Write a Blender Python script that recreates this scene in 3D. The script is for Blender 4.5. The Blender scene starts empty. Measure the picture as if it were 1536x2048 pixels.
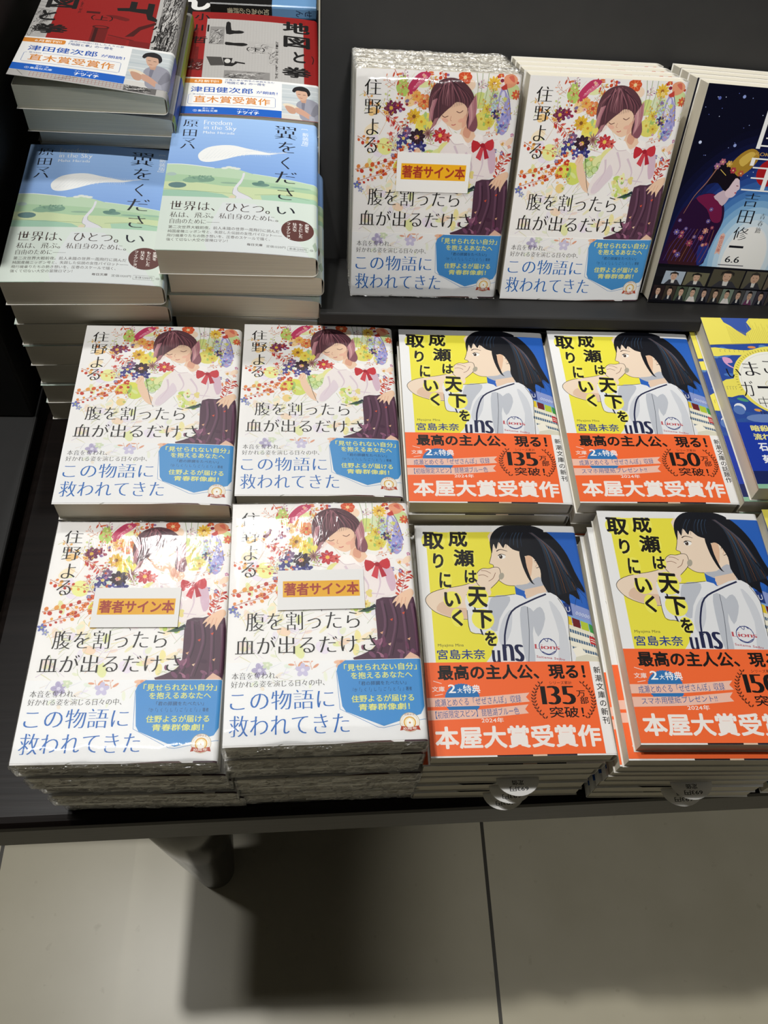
import bpy, math, random
import numpy as np
from mathutils import Vector, Matrix
from mathutils.geometry import tessellate_polygon
C = bpy.context.scene.collection
SC = bpy.context.scene
PI = math.pi

# ------------------------------------------------------------------ camera, light, exposure
cam_data = bpy.data.cameras.new('camera')
cam = bpy.data.objects.new('camera', cam_data)
C.objects.link(cam)
cam_data.sensor_fit = 'VERTICAL'
cam_data.sensor_height = 36.0
cam_data.lens = 1713.28 / 2048 * 36.0
cam_data.clip_start = 0.01
CZ = 1.14                                   # camera height above the floor
cx = Vector((0.9971, -0.0389, 0.0657)); cu = Vector((-0.0037, 0.8347, 0.5507)); cb = Vector((-0.0762, -0.5494, 0.8321))
M = Matrix.Identity(4)
for i in range(3):
    M[i][0], M[i][1], M[i][2] = cx[i], cu[i], cb[i]
M[2][3] = CZ
cam.matrix_world = M
SC.camera = cam

world = bpy.data.worlds.new('shop_ambient')
SC.world = world
world.use_nodes = True
bgn = world.node_tree.nodes['Background']
bgn.inputs[0].default_value = (1.0, 0.99, 0.97, 1)
bgn.inputs[1].default_value = 0.024

def spot(name, loc, target, power, radius, angle=70, blend=0.6, col=(1.0, 0.99, 0.965)):
    d = bpy.data.lights.new(name, 'SPOT')
    d.energy = power; d.shadow_soft_size = radius; d.spot_size = math.radians(angle); d.spot_blend = blend; d.color = col
    o = bpy.data.objects.new(name, d); C.objects.link(o)
    o.location = loc
    o.rotation_euler = (Vector(target) - Vector(loc)).to_track_quat('-Z', 'Y').to_euler()
    return o

spot('ceiling_downlight', (-0.46, 0.37, 2.70), (-0.05, 0.25, 0.6), 78, 0.035, 95, 0.5)
spot('ceiling_spotlight_back', (-0.50, 1.50, 2.70), (0.0, 0.35, 0.7), 26, 0.08, 70, 0.6)
spot('ceiling_spotlight_middle', (-0.20, 1.60, 2.70), (0.20, 0.33, 0.7), 38, 0.08, 70, 0.6)
spot('ceiling_spotlight_left', (-0.73, 0.35, 2.70), (-0.2, 0.25, 0.6), 25, 0.06, 90, 0.5)
spot('added_fill_covers', (0.25, -1.1, 2.70), (0.18, 0.60, 0.86), 120, 0.10, 12.5, 0.35)  # added fill, narrow cone brightens the standing covers and spares the floor
spot('added_fill_floor', (0.75, -0.60, 2.70), (0.47, 0.12, 0.0), 46, 0.08, 15.5, 0.25)  # added fill lifting the right floor; its cone edge bounds the dark patch

SC.view_settings.view_transform = 'Standard'
SC.view_settings.look = 'None'
SC.view_settings.gamma = 1.0
SC.view_settings.exposure = 0.0
SC.view_settings.use_curve_mapping = False

# ------------------------------------------------------------------ helpers
def lin(h):
    if not isinstance(h, str): return h
    out = []
    for i in (0, 2, 4):
        v = int(h[i:i + 2], 16) / 255
        out.append(v / 12.92 if v <= 0.04045 else ((v + 0.055) / 1.055) ** 2.4)
    return tuple(out)

def new_mat(name):
    m = bpy.data.materials.new(name); m.use_nodes = True
    nt = m.node_tree
    return m, nt, nt.nodes['Principled BSDF']

def mat_plain(name, col, rough=0.5, noise=None, bump=0.0, coat=0.0, spec=0.5):
    """principled with an optional noise variation (scale xyz, amount)"""
    m, nt, b = new_mat(name)
    c = lin(col)
    b.inputs['Roughness'].default_value = rough
    b.inputs['Coat Weight'].default_value = coat
    b.inputs['Specular IOR Level'].default_value = spec
    b.inputs['Base Color'].default_value = (*c, 1)
    if noise:
        sc, amt = noise
        tc = nt.nodes.new('ShaderNodeTexCoord'); mp = nt.nodes.new('ShaderNodeMapping')
        mp.inputs['Scale'].default_value = sc
        nz = nt.nodes.new('ShaderNodeTexNoise'); nz.inputs['Scale'].default_value = 1.0; nz.inputs['Detail'].default_value = 5
        nt.links.new(tc.outputs['Object'], mp.inputs[0]); nt.links.new(mp.outputs[0], nz.inputs['Vector'])
        rp = nt.nodes.new('ShaderNodeValToRGB')
        rp.color_ramp.elements[0].position = 0.3; rp.color_ramp.elements[1].position = 0.7
        rp.color_ramp.elements[0].color = (*[max(0, v * (1 - amt)) for v in c], 1)
        rp.color_ramp.elements[1].color = (*[min(1, v * (1 + amt)) for v in c], 1)
        nt.links.new(nz.outputs['Fac'], rp.inputs[0]); nt.links.new(rp.outputs[0], b.inputs['Base Color'])
        if bump:
            bp = nt.nodes.new('ShaderNodeBump'); bp.inputs['Strength'].default_value = bump; bp.inputs['Distance'].default_value = 0.0005
            nt.links.new(nz.outputs['Fac'], bp.inputs['Height']); nt.links.new(bp.outputs[0], b.inputs['Normal'])
    return m

def mat_print(name, rough):
    m, nt, b = new_mat(name)
    a = nt.nodes.new('ShaderNodeAttribute'); a.attribute_name = 'ink'
    nt.links.new(a.outputs['Color'], b.inputs['Base Color'])
    b.inputs['Roughness'].default_value = rough
    b.inputs['Specular IOR Level'].default_value = 0.4
    return m

INK = mat_print('printed_paper', 0.42)
INK_GLOSS = mat_print('printed_gloss_paper', 0.22)
PAGES = mat_plain('page_edges', 'E2DBC8', 0.8, ((6, 6, 2600), 0.10))
PAGES_SIDE = PAGES
WOOD = mat_plain('dark_stained_wood', '130E0C', 0.36, ((9, 260, 260), 0.35), 0.12, 0.0, 0.16)
BOARD = mat_plain('black_matte_board', '1C1B1A', 0.62, ((60, 60, 60), 0.12), 0.05)
BOARD_EDGE = mat_plain('raw_board_edge', 'B9B3A2', 0.7)
LEGM = mat_plain('dark_lacquered_leg', '1D1A18', 0.18, ((30, 30, 4), 0.3))

def mat_film(name, strength, dist, base, rough):
    m = bpy.data.materials.new(name); m.use_nodes = True
    nt = m.node_tree; nt.nodes.remove(nt.nodes['Principled BSDF'])
    out = nt.nodes['Material Output']
    tr = nt.nodes.new('ShaderNodeBsdfTransparent'); tr.inputs[0].default_value = (1, 1, 1, 1)
    gl = nt.nodes.new('ShaderNodeBsdfGlossy'); gl.inputs['Roughness'].default_value = rough; gl.inputs[0].default_value = (1, 1, 1, 1)
    tc = nt.nodes.new('ShaderNodeTexCoord'); mp = nt.nodes.new('ShaderNodeMapping')
    mp.inputs['Scale'].default_value = (140, 60, 420); mp.inputs['Rotation'].default_value = (0, 0, 0.5)
    nz = nt.nodes.new('ShaderNodeTexNoise'); nz.inputs['Scale'].default_value = 1.0; nz.inputs['Detail'].default_value = 3; nz.inputs['Distortion'].default_value = 1.2
    bp = nt.nodes.new('ShaderNodeBump'); bp.inputs['Strength'].default_value = strength; bp.inputs['Distance'].default_value = dist
    fr = nt.nodes.new('ShaderNodeFresnel'); fr.inputs['IOR'].default_value = 1.5
    mu = nt.nodes.new('ShaderNodeMath'); mu.operation = 'MULTIPLY_ADD'; mu.inputs[1].default_value = 0.5; mu.inputs[2].default_value = base
    mx = nt.nodes.new('ShaderNodeMixShader')
    L = nt.links.new
    L(tc.outputs['Object'], mp.inputs[0]); L(mp.outputs[0], nz.inputs['Vector']); L(nz.outputs['Fac'], bp.inputs['Height'])
    L(bp.outputs[0], gl.inputs['Normal']); L(fr.outputs[0], mu.inputs[0]); L(mu.outputs[0], mx.inputs[0])
    L(tr.outputs[0], mx.inputs[1]); L(gl.outputs[0], mx.inputs[2]); L(mx.outputs[0], out.inputs[0])
    return m
FILM = mat_film('clear_shrink_film', 0.20, 0.0010, 0.0, 0.10)
FILM_EDGE = mat_film('crumpled_shrink_film', 1.0, 0.003, 0.28, 0.30)

def link_mesh(name, verts, faces, mat, parent=None, smooth=False):
    me = bpy.data.meshes.new(name)
    me.from_pydata(verts, [], faces); me.update()
    me.materials.append(mat)
    if smooth: me.polygons.foreach_set('use_smooth', [True] * len(me.polygons))
    o = bpy.data.objects.new(name, me); C.objects.link(o)
    if parent: o.parent = parent
    return o

def tag(o, label, cat, group=None):
    o['label'] = label; o['category'] = cat
    if group: o['group'] = group

def box_geo(x0, x1, y0, y1, z0, z1):
    v = [(x, y, z) for z in (z0, z1) for y in (y0, y1) for x in (x0, x1)]
    f = [(0, 2, 3, 1), (4, 5, 7, 6), (0, 1, 5, 4), (2, 6, 7, 3), (0, 4, 6, 2), (1, 3, 7, 5)]
    return v, f

def bevel(o, w, seg=2):
    m = o.modifiers.new('bevel', 'BEVEL'); m.width = w; m.segments = seg; m.limit_method = 'ANGLE'

# ------------------------------------------------------------------ glyphs of the built-in font as triangles
_gl = {}
_fc = bpy.data.curves.new('glyph', 'FONT'); _fc.size = 1.0; _fc.resolution_u = 3
_fo = bpy.data.objects.new('glyph', _fc); C.objects.link(_fo)
def glyph(ch, off=0.0):
    k = (ch, off)
    if k not in _gl:
        _fc.body = ch; _fc.offset = off
        bpy.context.view_layer.update()
        ob = _fo.evaluated_get(bpy.context.evaluated_depsgraph_get())
        me = ob.to_mesh()
        vs = [(v.co.x, v.co.y) for v in me.vertices]
        tr = []
        for p in me.polygons:
            q = list(p.vertices)
            for i in range(1, len(q) - 1): tr.append((q[0], q[i], q[i + 1]))
        ob.to_mesh_clear()
        xm = max([v[0] for v in vs], default=0.3)
        _gl[k] = (vs, tr, xm)
        if off < 0:                      # a fill that lost strokes: thin it less
            full = glyph(ch, 0.0)
            ar = lambda g: sum(abs((g[0][b][0] - g[0][a][0]) * (g[0][c][1] - g[0][a][1]) - (g[0][c][0] - g[0][a][0]) * (g[0][b][1] - g[0][a][1])) for a, b, c in g[1])
            rt = ar(_gl[k]) / max(1e-9, ar(full))
            want = 1 + off / 0.035
            if rt < want - 0.13 or rt > 1.0: _gl[k] = full if off > -0.006 else glyph(ch, off * 0.5)
    return _gl[k]

def around(r, n=6): return tuple((r * math.cos(2 * PI * i / n), r * math.sin(2 * PI * i / n)) for i in range(n))
STYLE = {'g': (0.0, ((0, 0),)), 'l': (-0.014, ((0, 0),)), 'b': (0.0, around(0.014, 4)), 'k': (0.0, around(0.034, 6)),
         'm': (-0.019, ((-0.022, 0), (0.0, 0), (0.022, 0))), 'mb': (-0.010, ((-0.022, 0), (0.0, 0), (0.022, 0))), 'd': (-0.020, ((-0.05, 0), (-0.025, 0), (0, 0), (0.025, 0), (0.05, 0)))}
FULL = lambda ch: ord(ch) > 0x2E00

class Art:
    """flat printed artwork in millimetres: triangles with an ink colour and a layer"""
    def __init__(s): s.t = []; s.L = 0
    def up(s, same): s.L += 1; return s.L
    def pack(s):
        """lowest ink layer for every shape so that it lies above the shapes it overlaps"""
        G = np.zeros((420, 340), np.int32); by = {}
        for t in s.t: by.setdefault(t[4], []).append(t)
        out = []
        for k in sorted(by):
            cells = []
            for (a, b, c, col, L) in by[k]:
                x0 = max(0, min(339, int((min(a[0], b[0], c[0]) + 4) / .45))); x1 = max(0, min(339, int((max(a[0], b[0], c[0]) + 4) / .45)))
                y0 = max(0, min(419, int((min(a[1], b[1], c[1]) + 14) / .45))); y1 = max(0, min(419, int((max(a[1], b[1], c[1]) + 14) / .45)))
                cells.append((y0, y1 + 1, x0, x1 + 1))
            L = 1 + max(int(G[q[0]:q[1], q[2]:q[3]].max()) for q in cells)
            for q in cells: G[q[0]:q[1], q[2]:q[3]] = L
            out += [(a, b, c, col, L) for (a, b, c, col, _) in by[k]]
        return out
    def tri(s, a, b, c, col, L): s.t.append((a, b, c, col, L))
    def poly(s, pts, col, same=False, smooth=0):
        L = s.up(same); col = lin(col)
        if smooth: pts = spline(pts, smooth, True)
        for t in tessellate_polygon([[Vector((p[0], p[1], 0)) for p in pts]]):
            s.tri(pts[t[0]], pts[t[1]], pts[t[2]], col, L)
    def rect(s, x0, y0, x1, y1, col, same=False): s.poly([(x0, y0), (x1, y0), (x1, y1), (x0, y1)], col, same)
    def ell(s, x, y, rx, ry, col, rot=0, n=14, same=False):
        L = s.up(same); col = lin(col); c, sn = math.cos(rot), math.sin(rot)
        p = [(x + rx * math.cos(a) * c - ry * math.sin(a) * sn, y + rx * math.cos(a) * sn + ry * math.sin(a) * c) for a in [2 * PI * i / n for i in range(n)]]
        for i in range(1, n - 1): s.tri(p[0], p[i], p[i + 1], col, L)
    def stroke(s, pts, w0, col, w1=None, same=False, smooth=4):
        L = s.up(same); col = lin(col)
        if smooth and len(pts) > 2: pts = spline(pts, smooth, False)
        w1 = w0 if w1 is None else w1
        n = len(pts); e = []
        for i, p in enumerate(pts):
            a = pts[max(0, i - 1)]; b = pts[min(n - 1, i + 1)]
            dx, dy = b[0] - a[0], b[1] - a[1]; d = math.hypot(dx, dy) or 1
            w = (w0 + (w1 - w0) * i / max(1, n - 1)) / 2
            e.append(((p[0] - dy / d * w, p[1] + dx / d * w), (p[0] + dy / d * w, p[1] - dx / d * w)))
        for i in range(n - 1):
            s.tri(e[i][0], e[i][1], e[i + 1][1], col, L); s.tri(e[i][0], e[i + 1][1], e[i + 1][0], col, L)
    def ring(s, x, y, r, w, col, n=24, a0=0, a1=2 * PI):
        s.stroke([(x + r * math.cos(a0 + (a1 - a0) * i / n), y + r * math.sin(a0 + (a1 - a0) * i / n)) for i in range(n + 1)], w, col, smooth=0)
    def _raw(s, text, style):
        off, sm = STYLE[style]; out = []; x = 0.0
        for ch in text:
            if ch in ' \u3000': x += 0.32 if ch == ' ' else 0.6; continue
            vs, tr, xm = glyph(ch, off)
            for j, d in enumerate(sm):
                for t in tr: out.append([(vs[i][0] + x + d[0], vs[i][1] + d[1]) for i in t] + [j])
            x += 1.0 if FULL(ch) else xm + 0.06
        return out
    def tb(s, text, x0, y0, x1, y1, col, style='g', rot=0.0, shear=0.0, same=False):
        """text whose ink fills the box"""
        L = s.up(same); col = lin(col); r = s._raw(text, style)
        xs = [p[0] for t in r for p in t[:3]]; ys = [p[1] for t in r for p in t[:3]]
        ax, ay = min(xs), min(ys); kx = (x1 - x0) / max(1e-6, max(xs) - ax); ky = (y1 - y0) / max(1e-6, max(ys) - ay)
        mx, my = (x0 + x1) / 2, (y0 + y1) / 2; c, sn = math.cos(rot), math.sin(rot)
        for t in r:
            q = []
            for p in t[:3]:
                X = x0 + (p[0] - ax) * kx - mx; Y = y0 + (p[1] - ay) * ky - my; X += Y * shear
                q.append((mx + X * c - Y * sn, my + X * sn + Y * c))
            s.tri(q[0], q[1], q[2], col, L + t[3])
        s.L = max(s.L, L + len(STYLE[style][1]) - 1)
    def tv(s, text, x, y, size, col, style='g', step=1.05, rot=0.0, same=False):
        """vertical text: x = column centre, y = top"""
        L = s.up(same); col = lin(col); c, sn = math.cos(rot), math.sin(rot)
        for i, ch in enumerate(text):
            if ch == ' ': continue
            for t in s._raw(ch, style):
                q = []
                for p in t[:3]:
                    X, Y = (p[0] - 0.5) * size, (p[1] - 0.88) * size - i * size * step
                    if ch in '[]「」ー': X, Y = (p[1] - 0.38) * size, -(p[0]) * size - i * size * step
                    q.append((x + X * c - Y * sn, y + X * sn + Y * c))
                s.tri(q[0], q[1], q[2], col, L + t[3])
        s.L = max(s.L, L + len(STYLE[style][1]) - 1)
    def ts(s, text, x, y, size, col, style='g', shear=0.0, rot=0.0, same=False, w=None):
        """text from a baseline start; w squeezes it to a width"""
        L = s.up(same); col = lin(col); r = s._raw(text, style); c, sn = math.cos(rot), math.sin(rot)
        k = size if w is None else w / max(p[0] for t in r for p in t[:3])
        for t in r:
            q = []
            for p in t[:3]:
                X, Y = p[0] * k + p[1] * size * shear, p[1] * size
                q.append((x + X * c - Y * sn, y + X * sn + Y * c))
            s.tri(q[0], q[1], q[2], col, L + t[3])
        s.L = max(s.L, L + len(STYLE[style][1]) - 1)

def spline(p, n, closed):
    out = []; N = len(p)
    for i in range(N if closed else N - 1):
        g = (lambda k: p[k % N]) if closed else (lambda k: p[min(max(k, 0), N - 1)])
        a, b, c, d = g(i - 1), g(i), g(i + 1), g(i + 2)
        for j in range(n):
            t = j / n
            out.append(tuple(0.5 * (2 * b[k] + (c[k] - a[k]) * t + (2 * a[k] - 5 * b[k] + 4 * c[k] - d[k]) * t * t + (3 * b[k] - a[k] - 3 * c[k] + d[k]) * t ** 3) for k in (0, 1)))
    if not closed: out.append(tuple(p[-1]))
    return out

# ------------------------------------------------------------------ paper sheets wrapped round a book
def profile(w, t, droop, x0f, rc, off):
    """cross-section (mm) front fore-edge -> spine -> back fore-edge, pushed out by off; returns points and normals"""
    P = []
    top = lambda x: t - droop * max(0.0, (x / w - x0f) / (1 - x0f)) ** 2
    xe = w - rc
    n = 14
    for i in range(n + 1):
        x = xe * i / n; P.append((x, top(x)))
    te = top(xe); sl = -2 * droop * max(0.0, (xe / w - x0f)) / (1 - x0f) ** 2 / w
    a0 = math.atan2(1, -sl)
    cxx, cyy = xe - rc * math.cos(a0), te - rc * math.sin(a0)
    for i in range(1, 7):
        a = a0 * (1 - i / 6.0)
        P.append((cxx + rc * math.cos(a), cyy + rc * math.sin(a)))
    xr = cxx + rc; rb = min(rc, cyy - 0.4)
    for i in range(0, 6):
        a = -PI / 2 * i / 5
        P.append((xr - rb + rb * math.cos(a), rb + rb * math.sin(a)))
    P.append((0.0, 0.0))
    N = []
    for i in range(len(P)):
        a = P[max(0, i - 1)]; b = P[min(len(P) - 1, i + 1)]
        dx, dz = b[0] - a[0], b[1] - a[1]; d = math.hypot(dx, dz) or 1
        N.append((-dz / d, dx / d))
    P = [(p[0] + n_[0] * off, p[1] + n_[1] * off) for p, n_ in zip(P, N)]
    U = [0.0]
    for a, b in zip(P, P[1:]): U.append(U[-1] + math.hypot(b[0] - a[0], b[1] - a[1]))
    return P, N, U

EPS = 0.0016          # mm between ink layers
def sheet(name, prof, y0, y1, grounds, art, mat, th=0.22, lift=None, yoff=0.0):
    """grounds: list of (u0,u1,colour) covering the sheet; art printed on it. one mesh"""
    P, N, U = prof
    V = []; F = []; K = []
    def at(u):
        u = min(max(u, 0.0), U[-1]); lo = 0
        while lo < len(U) - 2 and U[lo + 1] < u: lo += 1
        f = (u - U[lo]) / max(1e-9, U[lo + 1] - U[lo])
        return [P[lo][k] + (P[lo + 1][k] - P[lo][k]) * f for k in (0, 1)] + [N[lo][k] + (N[lo + 1][k] - N[lo][k]) * f for k in (0, 1)]
    def put(u, y, h):
        a = at(u); z = a[1] + a[3] * h
        if lift: z += lift(a[0], y) if U[-1] * 0.45 > u else 0.0
        return (( a[0] + a[2] * h) / 1000, y / 1000, z / 1000)
    paper = lin('E9E6DE')
    ys = [y0, y1] if not lift else [y0 + (y1 - y0) * i / 20 for i in range(21)]
    cuts = sorted(set([round(u, 4) for u in U] + [g[0] for g in grounds] + [g[1] for g in grounds]))
    cuts = [c for c in cuts if 0 <= c <= U[-1] + 1e-6]
    for a, b in zip(cuts, cuts[1:]):
        if b - a < 1e-5: continue
        col = paper
        for g in grounds:
            if g[0] - 1e-4 <= (a + b) / 2 <= g[1]: col = lin(g[2])
        for ya, yb in zip(ys, ys[1:]):
            i = len(V)
            V += [put(a, ya, 0), put(b, ya, 0), put(b, yb, 0), put(a, yb, 0)]; F += [(i, i + 1, i + 2), (i, i + 2, i + 3)]; K += [col, col]
            i = len(V)
            V += [put(a, ya, -th), put(b, ya, -th), put(b, yb, -th), put(a, yb, -th)]; F += [(i + 2, i + 1, i), (i + 3, i + 2, i)]; K += [paper, paper]
        for yy in (y0, y1):
            i = len(V)
            V += [put(a, yy, -th), put(b, yy, -th), put(b, yy, 0), put(a, yy, 0)]; F.append((i, i + 1, i + 2, i + 3) if yy == y0 else (i + 3, i + 2, i + 1, i)); K.append(paper)
    for u in (0.0, U[-1]):
        for ya, yb in zip(ys, ys[1:]):
            i = len(V)
            V += [put(u, ya, -th), put(u, yb, -th), put(u, yb, 0), put(u, ya, 0)]; F.append((i, i + 1, i + 2, i + 3)); K.append(paper)
    if art:
        kn = [u for u in U[1:-1]]
        clipY = (y0, y1)
        for (a, b, c, col, L) in art.pack():
            pol = [[(p[0], p[1] + yoff) for p in (a, b, c)]]
            pol[0] = clip(clip(clip(pol[0], 1, clipY[0] + .02, 1), 1, clipY[1] - .02, -1), 0, 0.02, 1)
            if len(pol[0]) < 3: continue
            xs = [p[0] for p in pol[0]]
            parts = pol
            if lift:
                for yk in ys[1:-1]:
                    if min(p[1] for q in parts for p in q) < yk < max(p[1] for q in parts for p in q):
                        parts = [r for q in parts for r in (clip(q, 1, yk, -1), clip(q, 1, yk, 1)) if len(r) >= 3]
            for k in kn:
                if min(xs) < k < max(xs):
                    parts = [r for q in parts for r in (clip(q, 0, k, -1), clip(q, 0, k, 1)) if len(r) >= 3]
            if lift:          # keep every piece inside one flat triangle of the curled sheet
                pp = []
                for q in parts:
                    mx = sum(p[0] for p in q) / len(q); my = sum(p[1] for p in q) / len(q)
                    ia = max([n_ for n_ in range(len(cuts) - 1) if cuts[n_] <= mx], default=0); ib = max([n_ for n_ in range(len(ys) - 1) if ys[n_] <= my], default=0)
                    ua, ub, ya, yb = cuts[ia], cuts[ia + 1], ys[ib], ys[ib + 1]
                    for sg in (1, -1):
                        w = [(((p[0] - ua) / (ub - ua)), ((p[1] - ya) / (yb - ya)), p) for p in q]
                        r = clip([(a_ - b_, i_, p_) for i_, (a_, b_, p_) in enumerate(w)] and [(a_ - b_, a_) for a_, b_, p_ in w], 0, 0.0, sg)
                        if len(r) >= 3:
                            co = [Vector(put(ua, ya, 0)), Vector(put(ub, yb, 0)), Vector(put(ub, ya, 0) if sg > 0 else put(ua, yb, 0))]
                            pts = []
                            for d_, a_ in r:
                                b_ = a_ - d_
                                pts.append(co[0] * (1 - max(a_, b_)) + co[1] * min(a_, b_) + co[2] * abs(d_))
                            pp.append(pts)
                for pts in pp:
                    nn = (pts[1] - pts[0]).cross(pts[2] - pts[0])
                    if nn.length < 1e-14: continue
                    if nn.z < 0: pts = pts[::-1]
                    i = len(V); V += [tuple(v_ + Vector((0, 0, (0.012 + L * EPS) / 1000))) for v_ in pts]
                    F.append(tuple(range(i, i + len(pts)))); K.append(col)
                continue
            for q in parts:
                ar = sum(q[i][0] * q[(i + 1) % len(q)][1] - q[(i + 1) % len(q)][0] * q[i][1] for i in range(len(q)))
                if abs(ar) < 1e-7: continue
                if ar < 0: q = q[::-1]
                i = len(V)
                V += [put(p[0], p[1], 0.012 + L * EPS) for p in q]
                F.append(tuple(range(i, i + len(q)))); K.append(col)
    me = bpy.data.meshes.new(name); me.from_pydata(V, [], F); me.update()
    at_ = me.attributes.new('ink', 'FLOAT_COLOR', 'CORNER')
    buf = []
    for f, k in zip(F, K): buf += [k[0], k[1], k[2], 1.0] * len(f)
    at_.data.foreach_set('color', buf)
    me.materials.append(mat)
    return me

def clip(q, ax, v, sgn):
    out = []; n = len(q)
    for i in range(n):
        a, b = q[i], q[(i + 1) % n]
        da, db = (a[ax] - v) * sgn, (b[ax] - v) * sgn
        if da >= 0: out.append(a)
        if (da > 0 > db) or (da < 0 < db):
            f = da / (da - db); out.append((a[0] + (b[0] - a[0]) * f, a[1] + (b[1] - a[1]) * f))
    return out

def page_block(name, w, h, t, droop, x0f, rc, lift=None):
    P, N, U = profile(w - 2.2, t, droop, x0f, min(rc * 0.5, 1.8), -0.42)
    P = [(x + 0.9, z) for x, z in P[:-1]] + [(0.9, P[-1][1])]
    n = len(P); V = []
    ys = (0.7, h - 0.7)
    for y in ys: V += [(p[0] / 1000, y / 1000, p[1] / 1000) for p in P]
    F = [tuple(range(n - 1, -1, -1))[::-1], tuple(range(n, 2 * n))[::-1]]
    for i in range(n): j = (i + 1) % n; F.append((i, i + n, j + n, j))
    me = bpy.data.meshes.new(name); me.from_pydata(V, [], F); me.update(); me.materials.append(PAGES)
    import bmesh
    bm = bmesh.new(); bm.from_mesh(me); bmesh.ops.recalc_face_normals(bm, faces=bm.faces); bm.to_mesh(me); bm.free()
    return me

def film_mesh(w, h, t, seed):
    """shrink film: a rounded, slightly crumpled shell round the book"""
    R = random.Random(seed); V = []; F = []
    g = 0.35
    prof = []
    x0, x1, z0, z1 = -0.8, w + 0.55, -0.05, t + 0.62
    r = 1.6
    for (cx_, cz_, a0) in ((x1 - r, z1 - r, PI / 2), (x1 - r, z0 + r, 0), (x0 + r, z0 + r, -PI / 2), (x0 + r, z1 - r, -PI)):
        for i in range(4): a = a0 - PI / 2 * i / 3; prof.append((cx_ + r * math.cos(a), cz_ + r * math.sin(a)))
    # resample long runs
    pr = []
    for a, b in zip(prof, prof[1:] + prof[:1]):
        d = math.hypot(b[0] - a[0], b[1] - a[1]); m = max(1, int(d / 7))
        for i in range(m): pr.append((a[0] + (b[0] - a[0]) * i / m, a[1] + (b[1] - a[1]) * i / m))
    n = len(pr); rows = [(-0.5, 0.55), (-0.9, 0.8), (-0.6, 1.0)] + [(h * i / 14.0, 1.0) for i in range(1, 14)] + [(h + 0.6, 1.0), (h + 0.9, 0.8), (h + 0.5, 0.55)]
    zc = (z0 + z1) / 2
    for (y, k) in rows:
        for (x, z) in pr:
            j = R.uniform(-.5, .5) if k == 1.0 and abs(z - z1) < .3 and (y < 1 or y > h - 1) else (0.0 if k == 1.0 and abs(z - z1) < .3 else R.uniform(-0.35, 0.35))
            V.append((x / 1000, (y + (R.uniform(-.5, .3) if k < 1 else (R.uniform(-1.2, 1.2) if 1 < y < h - 1 else 0))) / 1000, (zc + (z - zc) * k + j * (0.6 if z < z1 - .3 else .12)) / 1000))
    for a in range(len(rows) - 1):
        for i in range(n):
            j = (i + 1) % n
            F.append((a * n + i, a * n + j, (a + 1) * n + j, (a + 1) * n + i))
    nside = len(F)
    # crumpled end faces
    for yb, sg in ((-0.45, 1), (h + 0.45, -1)):
        blk = [[R.choice((-.9, -.6, .3, .5)) for _ in range(12)] for _ in range(14)]
        nx, nz = 56, 12; i0 = len(V)
        for a in range(nz + 1):
            for b in range(nx + 1):
                e = a in (0, nz) or b in (0, nx)
                sag = 0.5 * math.sin(PI * a / nz)
                V.append(((x0 + .5 + (x1 - x0 - 1.0) * b / nx + (0 if e else R.uniform(-.6, .6))) / 1000, (yb + sg * sag * .6 + (0 if e else blk[a][b // 5] * sg * R.uniform(.6, 1.2))) / 1000,
                          (z0 + .3 + (z1 - z0 - .6) * a / nz + (0 if e else R.uniform(-.5, .5))) / 1000))
        for a in range(nz):
            for b in range(nx):
                q = (i0 + a * (nx + 1) + b, i0 + a * (nx + 1) + b + 1, i0 + (a + 1) * (nx + 1) + b + 1, i0 + (a + 1) * (nx + 1) + b)
                F.append(q if sg > 0 else q[::-1])
    me = bpy.data.meshes.new('shrink_film'); me.from_pydata(V, [], F); me.update(); me.materials.append(FILM); me.materials.append(FILM_EDGE)
    me.polygons.foreach_set('material_index', [1 if i >= nside else 0 for i in range(len(me.polygons))])
    me.polygons.foreach_set('use_smooth', [i < nside for i in range(len(me.polygons))])
    return me

def copy_thing(o):
    c = o.copy(); C.objects.link(c)
    for ch in [k for k in bpy.data.objects if k.parent == o]:
        d = ch.copy(); C.objects.link(d); d.parent = c
    return c

# ------------------------------------------------------------------ printed designs (mm, origin at the lower left of the front)
def flower(A, x, y, r, n, col, core, rot=0.0, slim=0.34, dark=None, same=False):
    for par in (0, 1):
        for i in range(par, n, 2):
            a = rot + 2 * PI * i / n
            A.ell(x + math.cos(a) * r * 0.55, y + math.sin(a) * r * 0.55, r * 0.5, r * slim, col, a, 10, same=i > 1)
    if dark:
        for i in range(n):
            a = rot + 2 * PI * i / n
            A.stroke([(x + math.cos(a) * r * .2, y + math.sin(a) * r * .2), (x + math.cos(a) * r * .85, y + math.sin(a) * r * .85)], r * .10, dark, r * .02, same=i > 0)
    A.ell(x, y, r * 0.26, r * 0.26, core, 0, 10)

def sprig(A, R, pts, col, leaf, w=0.35, n=9, lr=(0.7, 1.3), berry=True):
    p = spline(pts, 6, False); A.stroke(p, w, col, w * 0.5, smooth=0)
    for k in range(n):
        i = int((k + 0.6) / n * (len(p) - 2)); x, y = p[i]; dx, dy = p[i + 1][0] - x, p[i + 1][1] - y
        a = math.atan2(dy, dx) + (0.9 if k % 2 else -0.9) + R.uniform(-.3, .3); d = R.uniform(1.2, 2.6)
        A.stroke([(x, y), (x + math.cos(a) * d, y + math.sin(a) * d)], w * 0.6, col, same=k > 0, smooth=0)
        r = R.uniform(*lr); c = leaf[k % len(leaf)]
        if berry: A.ell(x + math.cos(a) * d, y + math.sin(a) * d, r, r * .9, c, a, 9)
        else: A.ell(x + math.cos(a) * (d + r * .6), y + math.sin(a) * (d + r * .6), r * 1.5, r * .55, c, a, 9)

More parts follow.
